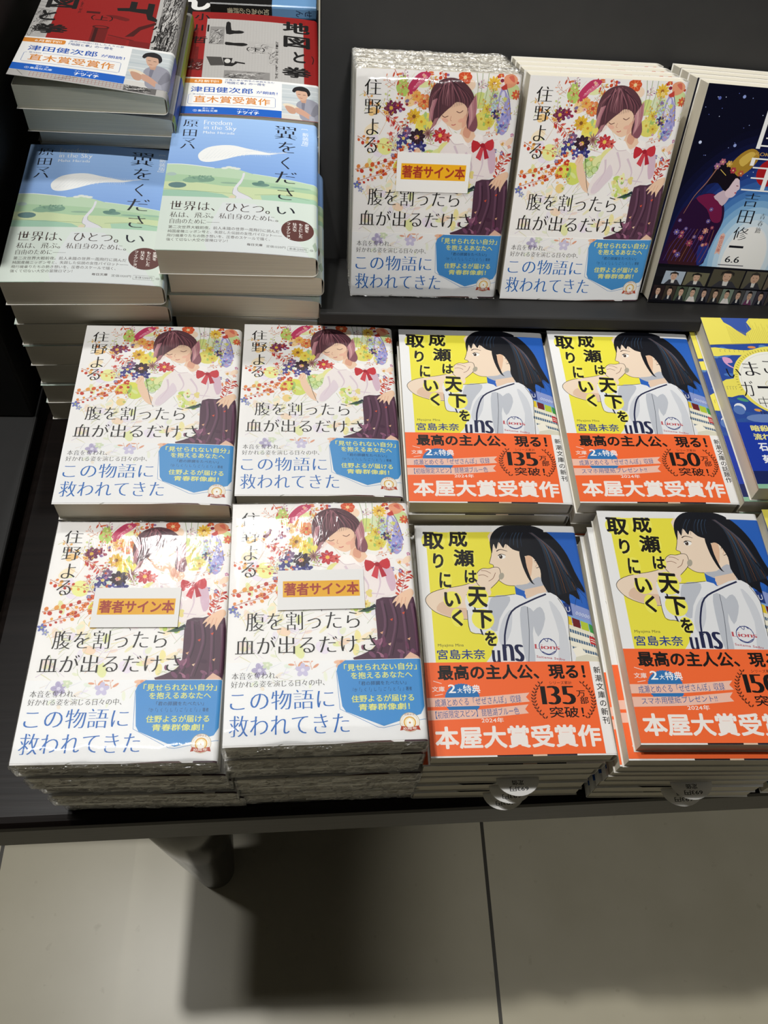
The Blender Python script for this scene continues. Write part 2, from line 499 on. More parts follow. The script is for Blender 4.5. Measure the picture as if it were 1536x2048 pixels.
def blossom(A, R, x, y, r, col, core):
    for k in range(5):
        a = 2 * PI * k / 5 + R.uniform(0, 1)
        A.ell(x + math.cos(a) * r * .6, y + math.sin(a) * r * .6, r * .5, r * .45, col, a, 8, same=k > 0)
    A.ell(x, y, r * .3, r * .3, core, 0, 7)

def wisps(A, R, n, box, cols, w, ln):
    for i in range(n):
        x, y = R.uniform(box[0], box[2]), R.uniform(box[1], box[3]); a = R.uniform(0.2, 1.2) * R.choice((1, 1, -1)); l = R.uniform(*ln)
        A.stroke([(x, y), (x + math.cos(a) * l * .5 + R.uniform(-1, 1), y + math.sin(a) * l * .5), (x + math.cos(a) * l, y + math.sin(a) * l)], w, R.choice(cols), w * .3, same=i % 6 > 0)

def art_flowers():
    A = Art(); R = random.Random(7)
    # pale wash of leaves and petals behind everything
    pale = ['F3E9A8', 'E8EBB0', 'F6DCC2', 'F5E4DC', 'EFE6F2', 'E4EDD6', 'FBEBCB']
    for i in range(46):
        A.ell(R.uniform(2, 104), R.uniform(50, 146), R.uniform(2, 5.5), R.uniform(1.5, 3.5), R.choice(pale), R.uniform(0, 3), 12, same=i % 6 > 0)
    for i in range(26):
        A.ell(R.uniform(2, 100), R.uniform(46, 80), R.uniform(1.5, 4), R.uniform(0.8, 2), R.choice(['EFE9C4', 'E9ECD2', 'F5E2D2', 'EDE8F0']), R.uniform(0, 3), 10, same=i % 6 > 0)
    wisps(A, R, 70, (2, 48, 100, 80), ['DCD8A8', 'E6C9B4', 'C9D3B0', 'D9C9DA', 'E8DDA0', 'C7CDBB'], .4, (6, 15))
    wisps(A, R, 60, (2, 80, 100, 140), ['E0C07A', 'D9AE8C', 'C9CC8A', 'D8B3B0', 'B9C492'], .35, (6, 14))
    # leafy yellow-green masses
    for (x, y, rx, ry, c) in [(20, 103, 5, 5.5, 'EEF0A0'), (34, 92, 8, 5, 'E0E05A'), (40, 88, 6, 5, 'D3DE6A'), (50, 96, 6, 6, 'C3D88A'), (56, 99, 6, 4, 'E6E9A6'), (84, 121, 7, 6, 'E3DC70'),
                              (80, 133, 5, 5, 'D7E08A'), (30, 138, 4, 5, 'B6D26A'), (45, 118, 7, 5, 'EFE36A'), (60, 103, 5, 4, 'E9E69A'), (74, 84, 6, 7, 'DCE58A'), (101, 139, 4, 5, 'CFE0A0'), (96, 118, 5, 5, 'E8DE8E'),
                              (31, 80, 3, 3.2, 'F2D48A'), (11, 124, 3, 2.4, 'F3CE8E'), (36, 133, 6, 4, 'F6D39A'), (88, 133, 6, 8, 'DDE6C0'), (92, 128, 5, 6, 'BFDDE8')]:
        A.ell(x, y, rx, ry, c, R.uniform(0, 1), 16)
    for k in range(22):
        x, y = R.choice([(50, 96), (72, 84), (54, 92), (36, 91), (84, 124), (45, 120)]); a = R.uniform(0, 6.3); d = R.uniform(1, 5)
        A.ell(x + math.cos(a) * d, y + math.sin(a) * d, 2.4, 1.1, R.choice(['A9C86A', '8FB85A', 'C9DB7A', 'DDE79A', 'B3CF86']), a, 9, same=k % 3 > 0)
    for (x, y) in [(48, 97), (53, 93), (50, 90), (56, 96), (47, 92)]:
        A.ring(x, y, 2.3, .3, '86AA62', 12); A.ell(x, y, 1.7, 1.7, 'C9DFA2', 0, 10)
    # branches with berries
    OR = ['D9632F', 'E38A45', 'C8402A', 'E9A64F', 'B93A2C']
    sprig(A, R, [(2, 109), (10, 105), (20, 104), (32, 98)], 'B9683A', OR, n=13)
    sprig(A, R, [(1, 88), (12, 90), (24, 94), (36, 95)], 'B9683A', OR, n=15, lr=(.8, 1.6))
    sprig(A, R, [(2, 80), (10, 83), (20, 86), (30, 92)], 'B35A40', OR, n=14)
    sprig(A, R, [(5, 136), (12, 128), (20, 121), (32, 114)], 'C98A4A', ['EBBE6A', 'E5A85A', 'D9803F'], n=9)
    sprig(A, R, [(24, 149), (28, 143), (31, 140), (38, 134)], 'BE5A3C', ['C9553A', 'D98053'], n=8, berry=False)
    sprig(A, R, [(44, 149), (47, 145), (52, 140)], 'B8503A', ['C8452F', 'E07A4A'], n=8, berry=False)
    sprig(A, R, [(54, 149), (56, 144), (57, 141)], 'C4603A', ['D1502F'], n=8)
    sprig(A, R, [(20, 122), (26, 119), (31, 113)], 'BF4A3E', ['C9453A', 'D9685A', 'B8343A'], n=14, berry=False)
    sprig(A, R, [(97, 84), (99, 92), (101, 102)], 'B03A30', ['C63A32', 'D8604A', 'B42A30'], n=16, lr=(.8, 1.5), berry=False)
    sprig(A, R, [(92, 90), (98, 96), (104, 100)], 'B8402F', ['C8402F', 'E08A5A'], n=9, berry=False)
    for (x, y, r) in [(90, 147, 1), (93, 145, 1.3), (96, 142, 1), (98, 147, .8), (103, 144, 1), (86, 141, .8), (58, 147, .9), (26, 146, .8), (33, 129, 1), (29, 125, 1.1), (45, 127, .8), (37, 100, 1.2), (43, 95, 1.1), (40, 101, 1), (30, 88, 1.3), (26, 96, 1.2), (20, 85, 1)]:
        A.ell(x, y, r, r * .85, R.choice(['B32A35', 'C4402F', '8A2440', 'D9552F', '8E6AA0']), 0, 9)
    for (x, y, r, c, k) in [(27, 97, 1.9, 'D9632F', '7E2A20'), (31, 102, 1.8, 'CC4A2C', 'F0C060'), (24, 92, 1.7, 'E0803F', 'A83A22'), (33, 97, 2, 'C93F2A', 'F2CF70'), (28, 88, 1.8, 'DB7A3A', 'A83A22'), (36, 104, 1.9, 'D5602F', 'F0C060'), (18, 87, 1.6, 'DE8840', 'A83A22'), (98, 143, 2, 'D24A30', 'F0C060'), (92, 148, 1.8, 'D85A3A', 'F0C060')]:
        blossom(A, R, x, y, r, c, k)
    # big blooms
    A.poly([(33, 139), (36, 144), (41, 148), (47, 147.5), (45, 144), (41, 141), (37, 136), (34.5, 135)], 'C23A64', smooth=3)
    A.poly([(36, 138), (40, 143), (45, 146), (44, 143), (40, 140)], 'DE7390', smooth=3)
    for k in range(12): A.ell(37 + k * .7, 140 + k * .55 + R.uniform(-1, 1), .3, .3, 'F0C6CC', 0, 6, same=k > 0)
    flower(A, 30, 143, 3, 6, 'B8D06A', 'E9E9A0', 0.3)
    flower(A, 44, 131, 4.6, 7, 'E5864A', 'C8452F', 0.2, .4, 'F3C07A'); flower(A, 39, 134, 3.2, 6, 'EFB35A', 'D9703A', 0.9, .4)
    flower(A, 69, 146, 4.3, 7, 'D9572F', 'F4D9A0', 0.1, .45, 'F0A070')
    flower(A, 23, 126.5, 4.6, 8, '6E2048', 'E2B84A', 0.1, .28, '9C4A74'); flower(A, 28, 128, 2.6, 6, '8C2A4E', '5A1838', .4, .3)
    A.ell(31, 126, 1.2, 1, 'A02A48'); A.ell(33, 131, 1.4, 1.0, '7A78A8', .5)
    flower(A, 38, 122, 4.6, 9, 'E8C03A', '8A5A28', 0, .26, 'C99428'); flower(A, 43, 119, 3.4, 8, 'EFD95A', 'D29A30', .3, .3)
    flower(A, 34, 113, 3.2, 6, '7A5A80', 'D9B9C8', .5, .36); flower(A, 48, 112, 4, 12, 'A88478', '7A4A48', .1, .12, '8A5A58')
    flower(A, 32, 108.5, 4.2, 5, '3C3A7C', 'E9D27A', .2, .3, '6A68A8'); flower(A, 29, 104, 2.8, 5, '44428A', 'C8C4E0', .7, .32)
    flower(A, 41, 109.5, 5.2, 8, '33202E', 'E0B63F', .15, .3, '5A3A48'); flower(A, 44, 103.5, 3.6, 5, '34347A', '8A88C0', .4, .32); flower(A, 38, 103.5, 3, 5, '4A4A94', 'E0DFF0', .1, .3)
    flower(A, 56, 111, 4.8, 8, 'C22E3A', 'F0C85A', .1, .26, 'E06A6A'); flower(A, 61, 110, 3, 7, 'D9635A', '9C2A30', .5, .28)
    flower(A, 88, 143, 4.4, 11, 'EFC84A', 'A8702F', .1, .2, 'D9A030'); flower(A, 97, 133, 2.6, 8, 'E88A5A', 'F4E0A0', 0, .25)
    A.poly([(94, 147), (99, 149.0), (103, 146), (101, 142), (96, 141)], 'E9A07A', smooth=3); A.poly([(97, 147), (100, 148), (101, 144)], 'D9705A', smooth=3)
    flower(A, 103, 137, 3, 8, 'D9603A', 'F0C060', .2, .24); flower(A, 85, 128, 3.4, 9, 'E8D85A', 'C9A030', 0, .24); flower(A, 82, 122, 3.2, 9, 'EADF76', 'CFA83A', .2, .22); flower(A, 87, 120, 2.8, 9, 'E0C850', 'B88A30', .3, .22)
    for (a, b) in [((80, 150), (79, 128)), ((84, 150), (82, 126)), ((88, 140), (84, 122)), ((76, 150), (78, 132))]:
        A.stroke([a, ((a[0] + b[0]) / 2 + .8, (a[1] + b[1]) / 2), b], .35, '8FA468', .25)
    # blue hanging bundle on the right
    A.poly([(93, 140), (96, 139), (99, 133), (101, 124), (100, 116), (97, 112.5), (94, 115), (92, 122), (91.5, 132)], 'A9A4D8', smooth=3)
    A.poly([(93.5, 138), (95.5, 138), (96, 130), (94, 122), (92.5, 128)], 'E3E1F2', smooth=3)
    for k in range(26):
        A.ell(R.uniform(93, 100), R.uniform(114, 130), R.uniform(.6, 1.4), R.uniform(.4, .8), R.choice(['5A62B8', '7C8AD0', '4A4A9C', 'C2CBEF', '8AB0C8']), R.uniform(0, 3), 8, same=k % 3 > 0)
    flower(A, 91, 125, 3, 7, '2E2A5E', '5A58A0', 0, .3); A.stroke([(93, 140), (96, 141), (99, 134), (101.5, 122)], .5, '6A64B0'); A.poly([(92.5, 141), (96, 143.5), (97, 140), (94, 139.5)], 'C8453A')
    for k in range(34):
        x, y = R.choice([(R.uniform(4, 50), R.uniform(84, 146)), (R.uniform(78, 104), R.uniform(110, 146)), (R.uniform(22, 58), R.uniform(104, 140))]); a = R.uniform(.3, 2.6); l = R.uniform(5, 10)
        if x < 18 and y > 98: x += 16
        c = R.choice(['B9683A', 'A87848', '8E9A50', 'C07A5A', '9C6A78'])
        sprig(A, R, [(x, y), (x + math.cos(a) * l * .5 + R.uniform(-1, 1), y + math.sin(a) * l * .5), (x + math.cos(a) * l, y + math.sin(a) * l)], c, R.choice([OR, ['D9B04A', 'E8CF7A'], ['B4C470', 'D2DA90'], ['B87A9A', '8A5A8A', 'D9A0B0'], ['D98A6A', 'EDB49A']]), w=.22, n=7, lr=(.35, .8), berry=k % 2 == 0)
    for k in range(40):
        x, y = R.choice([(R.uniform(20, 60), R.uniform(88, 146)), (R.uniform(80, 104), R.uniform(100, 146)), (R.uniform(2, 34), R.uniform(80, 106))])
        blossom(A, R, x, y, R.uniform(.7, 1.5), R.choice(['E58A5A', 'F0C070', 'D9605A', 'E9B0A8', 'C98AB0', 'F2DE90', '8A86B8', 'D2D880']), R.choice(['A83A22', 'F0C060', '7A3A40', 'FFF4D0']))
    # ---- an anonymous young woman among the flowers
    SK, SKD = 'F1CDAF', 'E0A78C'
    A.poly([(41, 99), (43.5, 98), (46, 92), (49, 86), (53, 82), (52, 77.5), (47, 80), (42.5, 87), (40, 94)], SK, smooth=3)     # forearm
    A.poly([(38.5, 97), (40, 101), (42, 103), (43.8, 101), (43.6, 97), (41, 95)], SK, smooth=3)
    A.stroke([(39.5, 98), (41, 102)], .3, SKD); A.stroke([(41, 97), (42.6, 101)], .3, SKD); A.stroke([(43, 107), (46, 96), (49, 84), (52, 76)], .35, '4A4A40')
    A.poly([(71, 118), (77, 117), (79, 112), (83, 110), (76, 104), (68, 108), (69, 113)], SK, smooth=3)                     # neck
    A.poly([(72, 117), (76, 116), (75, 110), (71, 112)], SKD, smooth=3)
    A.poly([(63, 108), (68, 111), (75, 107), (81, 112), (88, 110), (92, 105), (94, 97), (95, 88), (91, 85), (84, 82), (77, 80), (72, 83), (70, 87), (66, 90), (61, 84), (56, 77), (51, 78), (51.5, 85), (55, 93), (57, 101)], 'F2E9E6', smooth=3)   # blouse
    A.poly([(66, 90), (62, 84), (57, 78), (53, 78), (54, 84), (60, 92), (63, 97)], 'E4D5DC', smooth=3)
    for (a, b, c) in [((66, 105), (70, 96), (68, 90)), ((74, 101), (79, 92), (77, 83)), ((84, 104), (86, 94), (83, 84)), ((90, 104), (90, 95), (92, 88)), ((59, 100), (60, 92), (56, 83)), ((70, 88), (78, 87), (88, 86))]:
        A.stroke([a, b, c], 1.5, 'DDCBD4', .4); 
    A.poly([(88, 109), (93, 104), (95, 92), (92, 88), (89, 98)], 'D9BBCB', smooth=3)
    A.poly([(62, 110), (66, 106), (72, 106.5), (76, 104), (70, 112), (66, 113)], 'FBF6F2'); A.poly([(76, 104), (80, 113), (84, 112), (85, 108), (80, 105)], 'FBF6F2')
    A.stroke([(62, 110), (66, 106), (72, 106.5)], .3, 'C8AFB8'); A.stroke([(76, 104), (81, 107), (85, 108)], .3, 'C8AFB8')
    A.poly([(83, 82.5), (92, 84), (104.5, 84), (105.5, 46), (69, 46), (73, 49), (79.5, 52.5), (82.4, 58), (82.2, 70)], '543548', smooth=2)                     # skirt
    for (a, b, c) in [((86, 82), (87, 66), (81, 48)), ((91, 83), (93, 68), (88, 48)), ((97, 83), (98, 66), (98, 48)), ((103, 80), (104, 66), (104, 50))]:
        A.stroke([a, b, c], 1.6, '6E4A60', .8); A.stroke([(a[0] + 1.4, a[1] - 2), (b[0] + 1.5, b[1]), (c[0] + 2, c[1])], .9, '3C2234', .5)
    for k in range(20):
        A.ell(R.uniform(74, 104), R.uniform(47, 58), R.uniform(1.2, 3), R.uniform(.7, 1.4), R.choice(['7A4A68', '8C5A74', '4A2A40', '6E3A58', 'A8708A']), R.uniform(0, 3), 9, same=k % 4 > 0)
    A.poly([(96, 46), (100, 50), (105, 47), (105, 46)], 'E9C0A8')
    for (x, y) in [(84, 62), (90, 70), (97, 74), (88, 55), (99, 58)]: A.poly([(x, y), (x + 1.8, y + .8), (x + 1.2, y - 1)], R.choice(['E9B08A', 'D9553A', 'F2D0B0']))
    A.poly([(92, 80), (94, 83.5), (98, 87), (103, 89.5), (105, 87), (103, 83), (101, 79), (100, 76), (98.8, 80), (96.5, 77), (96.3, 80.5), (93.5, 77.8), (94.5, 81.5)], SK, smooth=3)  # hand
    for (a, b) in [((96, 84), (93.8, 79)), ((98, 84), (96.6, 78.5)), ((100, 84), (99, 79))]: A.stroke([a, b], .3, SKD)
    A.poly([(84, 106), (78, 109), (77.5, 104), (79, 101)], 'C42E38', smooth=2); A.poly([(85, 106), (91, 110), (92.5, 105), (90, 102.5)], 'CC3640', smooth=2)
    A.poly([(84, 106), (81, 98), (84.5, 96), (86, 105)], 'D24650'); A.poly([(85, 106), (87, 97), (90, 98), (87, 105)], 'B8283A'); A.ell(84.8, 105.8, 1.6, 1.5, 'A82030')
    A.poly([(53, 128), (56, 134), (66, 134), (74, 127), (73.5, 120), (70, 116), (66, 114.5), (61, 117), (55, 122)], SK, smooth=4)            # face
    A.poly([(70, 116), (73.5, 120), (73, 125), (70, 122)], 'E9B79C', smooth=3)
    A.ell(58.5, 120.5, 2.2, 1.2, 'EDB8A0', -.3); A.ell(69, 120.6, 2.2, 1.2, 'EDB8A0', .3)
    A.stroke([(56.2, 123.2), (58, 122.2), (60.3, 123.0)], .45, '6A3A3A'); A.stroke([(65.4, 126), (67.6, 125.2), (69.6, 126.6)], .45, '6A3A3A')
    A.stroke([(62.3, 123), (61.8, 120.7), (62.8, 120.2)], .3, 'C98E7A'); A.stroke([(62.8, 117.8), (64.2, 117.6), (65.6, 118.3)], .5, 'C25A5A')
    H, HL, HD = '5E3A42', '96606A', '3E2530'
    A.poly([(47.5, 136), (50, 141), (55, 144.5), (62, 145.5), (69, 143), (75, 137), (77.5, 129), (77, 121), (74, 115.5), (72.5, 120), (73, 126), (70, 130.5), (65, 131.5), (62, 129), (58, 125.5), (54, 121), (52, 117), (49, 121), (47, 128)], H, smooth=3)
    A.poly([(74, 116), (78, 114), (80, 118), (78.5, 124), (77, 128), (74, 122)], '8A5560', smooth=3)
    A.poly([(52, 117), (49, 114), (51.5, 121), (54, 122)], 'B07A80')
    for k in range(26):
        t = k / 25; x0, y0 = 60 + R.uniform(-2, 2), 144.5
        x1, y1 = 48.5 + t * 27, 119 + abs(t - .5) * 8 + (9 if .25 < t < .85 else 0)
        A.stroke([(x0 + (t - .5) * 8, y0 - abs(t - .5) * 4), (x1 + (60 - x1) * .25 + (t - .5) * 6, 134), (x1, y1)], R.uniform(.3, .8), R.choice([HL, HD, '7C4C56', 'A8727A', '8A545E']), .15, same=k % 5 > 0)
    for k in range(22):
        t = k / 21; x1, y1 = (47.8 + t * 6, 119 + t * 3) if k < 9 else (71 + t * 7, 115 + (t - .4) * 14)
        A.stroke([(x1 + (2 if k < 9 else -1), y1 + 13), (x1 + .3, y1 + 6), (x1, y1)], R.uniform(.4, .9), R.choice(['B87A84', 'C9929A', 'A86C78', 'D2A0A0']), .15, same=k % 4 > 0)
    # foreground greens
    for k in range(14): A.ell(R.uniform(68, 80), R.uniform(74, 92), R.uniform(1.3, 2.6), R.uniform(.9, 1.6), R.choice(['C2D86A', 'DDE890', '9FC06A', 'EFEFB0', 'E8D88A']), R.uniform(0, 3), 9, same=k % 3 > 0)
    flower(A, 73, 88, 2.6, 6, 'EFF0B8', 'D9804A', 0, .35); flower(A, 77, 80, 2.8, 8, 'F0DE90', 'D2A84A', .3, .25); flower(A, 69, 80, 2.2, 6, 'F3F0DC', 'D8C850', .2, .3)
    A.poly([(72, 75), (78, 78), (83, 77), (78, 75)], '3E5E48'); A.poly([(76, 76), (82, 80), (83, 78)], '26343C')
    flower(A, 2.5, 78, 2.6, 5, '6E78B8', 'B8C070', .3, .3); flower(A, 5, 75, 2, 5, '9AA0C8', 'D8D8A0', .1, .3)
    # title and author
    for ch, b in zip('住野よる', [(5.5, 133.7, 16.3, 142.8), (5.8, 122.2, 16.5, 131.1), (7.4, 109.7, 15.5, 119.7), (6.4, 98.7, 14.8, 108.4)]):
        A.tb(ch, *b, '15110F', 'm')
    A.tb('腹を割ったら', 10.0, 64.8, 73.0, 76.0, '15110F', 'm'); A.tb('血が出るだけさ', 4.6, 50.6, 81.8, 61.2, '15110F', 'm')
    A.poly([(55, -.1), (76, .9), (86, .9), (88, -.1)], '5A3830'); A.poly([(93, -.1), (93.5, 1.1), (106, 1.1), (106, -.1)], '4A2F38'); A.stroke([(28, 0), (31, 1.1)], .4, '8A8A7A')
    return A

def art_flower_band():
    A = Art(); R = random.Random(11)
    for i in range(12): A.ell(R.uniform(4, 58), R.uniform(30, 45), R.uniform(1, 3), R.uniform(.6, 1.6), R.choice(['EEF1DE', 'F3E9D9', 'EEE9F2', 'E7EFE2']), R.uniform(0, 3), 10, same=i % 4 > 0)
    wisps(A, R, 16, (2, 34, 60, 42), ['DDE3C8', 'E4D9D0', 'D8D8E4'], .35, (5, 11))
    sprig(A, R, [(38, 42), (37, 45), (36, 47)], 'E5B59A', ['E3A486'], n=4, berry=False); sprig(A, R, [(46, 41), (45, 45), (44, 48)], 'E5B59A', ['E3A486'], n=5, berry=False)
    flower(A, 18, 41.5, 4.2, 5, 'B9B1CE', 'E0DCEA', .6, .36, 'A59CC0'); flower(A, 41, 41, 4, 5, 'CFC9E2', 'ECE8F2', .3, .36); flower(A, 22, 44.5, 2.8, 5, 'D5E0C2', 'EEF0D8', 0, .34); flower(A, 62, 45, 4, 8, 'EEC3A6', 'E9A27E', 0, .26)
    A.stroke([(59.0, 40), (60.4, 18.4), (80, 8), (83, 7.6)], .25, '3F86C4', smooth=0); A.stroke([(106, 12), (92, 9.5), (83, 7.6)], .25, '3F86C4', smooth=0)
    A.poly([(64, 45.9), (105.5, 45.9), (105.5, 19), (103, 14.5), (83, 8.5), (63.4, 17), (61.6, 20), (59.2, 40), (60, 43)], '4A95D2')
    A.tb('本音を奪われ、', 3.4, 36.5, 27.8, 40.4, '3A3634', 'm'); A.tb('好かれる姿を演じる日々の中、', 3.2, 31.9, 52.6, 35.6, '3A3634', 'm')
    A.tb('この物語に', 3.0, 19.2, 57.4, 29.8, '1F69B8', 'm'); A.tb('救われてきた', 3.0, 5.4, 65, 16.6, '1F69B8', 'm')
    Y = 'F3EE7A'
    A.tb('「見せられない自分」', 63.2, 39.6, 102.8, 43.7, Y, 'b'); A.tb('を抱えるあなたへ', 66.8, 35.0, 100, 38.9, Y, 'b')
    A.tb('「君の膵臓をたべたい」', 71, 31.2, 96.4, 33.5, '1F3350', 'g'); A.tb('『か「」く「」し「」ご「」と「」』著者', 67.5, 27.7, 99.3, 29.9, '1F3350', 'g')
    A.tb('住野よるが届ける', 66.6, 21.8, 100, 25.8, Y, 'b'); A.tb('青春群像劇！', 70.2, 17.2, 97.4, 20.9, Y, 'b')
    x, y = 96.7, 10.2
    A.ell(x, y, 5.3, 5.3, 'C9B48A', n=28); A.ell(x, y, 5.0, 5.0, 'F7F3EA', n=28)
    for k in range(22): 
        a = PI * (-.1 + 1.2 * k / 21); A.ell(x + 4.3 * math.cos(a), y + 4.3 * math.sin(a), .28, .12, 'B89A5A', a, 5, same=k > 0)
    A.ell(x, y - .2, 3.3, 3.3, 'EDB63A', n=22); A.ell(x, y - .2, 2.9, 2.9, 'F6E9BE', n=22)
    A.poly([(x - 1.7, y - 3), (x - 1.7, y + .8), (x, y + 2.2), (x + 1.7, y + .8), (x + 1.7, y - 3)], 'FDFBF4'); A.ring(x, y - .2, 2.9, .3, 'D99A2A'); A.ell(x, y - .3, .5, .5, 'C8862A')
    A.tb('住野よる', x - 2.6, y + 3.7, x + 2.6, y + 4.8, 'A8502F', 'g')
    A.poly([(x - 5.4, y - 4.4), (x - 4.6, y - 1.9), (x, y - 2.8), (x + 4.6, y - 1.9), (x + 5.4, y - 4.4), (x + 3.4, y - 4.1), (x, y - 4.9), (x - 3.4, y - 4.1)], 'B8442A')
    A.tb('10周年', x - 3.6, y - 4.2, x + 3.6, y - 2.5, 'FFF8EC', 'b')
    return A

def art_signed_label():
    A = Art(); A.rect(3, 8.0, 46.6, 18.3, 'F2B21E'); A.tb('著者サイン本', 3.6, 9.0, 46.2, 17.2, 'A83A26', 'k'); return A

def art_girl():
    """yellow and blue novel cover with an anonymous dark haired woman in a white baseball shirt"""
    A = Art(); R = random.Random(5)
    A.poly([(6.8, 145.6), (60, 146.2), (60, 0), (7.0, 0)], 'F0E648'); A.poly([(60, 146.2), (106, 146.2), (106, 0), (60, 0)], '2A63BE')
    A.poly([(60, 90), (60, 55), (106, 55), (106, 82), (96, 92)], '7FA6DA')
    # building
    A.poly([(86, 84), (108, 74), (108, 50), (84, 50)], 'E9E4CE'); 
    for k in range(4): A.poly([(86, 79 - k * 6), (108, 70.5 - k * 5), (108, 68.8 - k * 5), (86, 76.6 - k * 6)], '4E6A86'); 
    for k in range(14): A.stroke([(87 + k * 1.45, 80 - k * .6), (87 + k * 1.45, 55)], .3, 'F5F1E2', same=k > 0)
    for k in range(4): A.poly([(86, 76.4 - k * 6), (108, 68.6 - k * 5), (108, 66.6 - k * 5), (86, 73.6 - k * 6)], 'F3EEDB')
    A.poly([(84, 62), (95, 66), (98, 60), (84, 56)], 'F6F1E0'); A.poly([(84, 57), (98, 60.5), (108, 58), (108, 50), (84, 50)], 'DCD9C4')
    A.poly([(84, 93.5), (93.5, 95.5), (93.5, 86), (84, 89)], '22397A'); A.tb('BU', 87.5, 88.6, 92.6, 92, 'E9ECF2', 'g', rot=.08)
    A.poly([(93.5, 94.8), (106, 89.5), (106, 81), (93.5, 86)], '8C9BD0'); A.tb('ooooo', 95.5, 85.5, 104.5, 87.6, 'D9E0F0', 'g', rot=-.35)
    for i, c in enumerate(['C8323A', 'E3C52E', '6E2024', 'B5C83A', '3F9A48']): A.poly([(83 + i * 4.9, 89 - i * 2.1), (87.5 + i * 4.9, 87.2 - i * 2.1), (87.5 + i * 4.9, 81.4 - i * 2), (83 + i * 4.9, 83 - i * 2)], c)
    A.poly([(101.5, 72.5), (106, 71), (106, 66), (101.5, 67.5)], 'C8323A'); A.stroke([(102, 70.5), (105.5, 69.3)], .5, 'F0E6DA'); A.stroke([(102, 69), (105.5, 67.8)], .5, 'F0E6DA')
    SK, SKD, OUT = 'F2DCC4', 'DDB69C', '2B2524'
    # raised arm and loose fist
    A.poly([(3.7, 96), (6, 101), (14, 104.5), (27, 107), (36, 110), (43, 107), (44, 100), (32, 97), (29, 90), (29, 84), (20, 84.5), (9, 89)], SK, smooth=3)
    A.stroke([(36, 110), (27, 107), (14, 104.5), (6, 101), (3.7, 96), (9, 89), (20, 84.5), (29, 84)], .35, OUT)
    A.poly([(14, 96), (22, 92), (29, 91), (29, 85), (20, 85), (10, 90)], 'E4C3A8', smooth=3)
    # face, neck in profile
    A.poly([(49, 146), (48.5, 135), (47.8, 129), (46.4, 124.5), (46.0, 122.6), (48.2, 121.4), (48.0, 118.5), (49.2, 117), (48.6, 114), (50.6, 110.5), (55, 107.2), (60, 106.5), (66, 106), (66.5, 99), (79, 98), (82, 108), (80, 130), (76, 145)], SK, smooth=3)
    A.stroke([(48.5, 135), (47.8, 129), (46.4, 124.5), (46.0, 122.6), (48.2, 121.4), (48.0, 118.5), (49.2, 117), (48.6, 114), (50.6, 110.5), (55, 107.2), (61, 106.6)], .35, OUT)
    A.poly([(60, 106.6), (68, 108), (76, 113), (80, 108), (80, 100), (68, 102)], 'B9BCC4', smooth=3); A.poly([(66, 104), (79, 107), (80, 97), (66, 98)], 'E9CDB4')
    A.poly([(36, 110), (37.5, 116), (41, 119), (45, 119), (49, 120), (51.8, 119), (52, 114), (50, 110), (45, 105), (40, 104)], SK, smooth=3)
    A.stroke([(40, 104), (36, 110), (37.5, 116), (41, 119), (45, 119), (49, 120), (51.8, 119), (52, 114), (50, 110), (45, 105)], .35, OUT)
    for (a, b, c) in [((38, 114), (41, 114.5), (44, 113)), ((40, 117.5), (43, 117.3), (46, 115.5)), ((44, 110), (47, 112), (49, 116))]: A.stroke([a, b, c], .35, '8A5F4E')
    A.ell(52.5, 113.5, 1.6, 2.6, 'AFA897', -.4)
    A.ell(54.4, 127.6, 2.5, 1.6, 'FBF8F2', .1); A.ell(53.7, 127.6, 1.15, 1.5, '3A2A22'); A.ell(53.4, 128.2, .35, .35, 'FFFFFF'); A.stroke([(52.0, 128.3), (54, 129.5), (57, 128.6)], .6, OUT, .3); A.stroke([(51.4, 131.6), (54, 132.9), (58.4, 131.6)], .75, '33262A', .3)
    A.ell(75.5, 122, 2.2, 3.6, SK, .2); A.ring(75.5, 122, 2.6, .4, OUT, 12, -1.6, 1.8); A.stroke([(74.6, 124), (76.4, 122.5), (75, 120)], .4, SKD); A.poly([(69, 127), (74, 128), (72.5, 118), (70.5, 113)], 'E6BE9E', smooth=2)
    # hair
    H = '14161E'
    A.poly([(47.7, 138), (50, 145), (56, 150.2), (64, 151.2), (76, 151.0), (85, 147), (92, 139), (97, 129), (100, 117), (104.5, 102), (99, 106), (100, 97), (94, 101), (93, 93), (88, 97), (84, 93.5), (80, 103), (77.5, 110), (77.8, 118), (75, 126), (72, 128.5), (69, 128), (66.8, 131), (62, 133), (58, 137), (56, 134), (53.5, 138.5), (51.5, 133), (50, 137), (48.3, 130)], H, smooth=3)
    A.poly([(66, 131), (69, 129), (69.5, 120), (71.5, 110), (73, 107.4), (70, 110), (67, 120)], H, smooth=3)
    for k in range(22):
        t = k / 21
        A.stroke([(70 + t * 6, 149 - t * 3), (80 + t * 9, 139 - t * 7), (83 + t * 13, 118 - t * 2), (83 + t * 17, 99 + t * 5)], R.uniform(.3, .7), R.choice(['2E4058', '3A5068', '8A5A38', '22303E', '5A4030', '2A3848']), .15, same=k % 4 > 0)
    for k in range(8): A.stroke([(58 + k * 2, 149), (53 + k * 2.2, 142), (50 + k * 2.6, 134 + (k % 3))], .4, R.choice(['2E4058', '3C5570', '0C0D12']), .15, same=k > 0)
    for (x, y) in [(106, 100), (105, 97), (101, 94.5), (96, 92.5)]: A.stroke([(93, 118), (99, 106), (x, y)], .35, H, .15)
    # shirt
    W, WS, NV = 'E9EAEC', 'C2C6CE', '22274A'
    A.poly([(29, 100.5), (44, 99), (59.5, 100.8), (66, 97), (58, 92), (50, 84), (46, 75), (43, 68), (36, 74), (29.2, 76), (28.6, 90)], W, smooth=2)
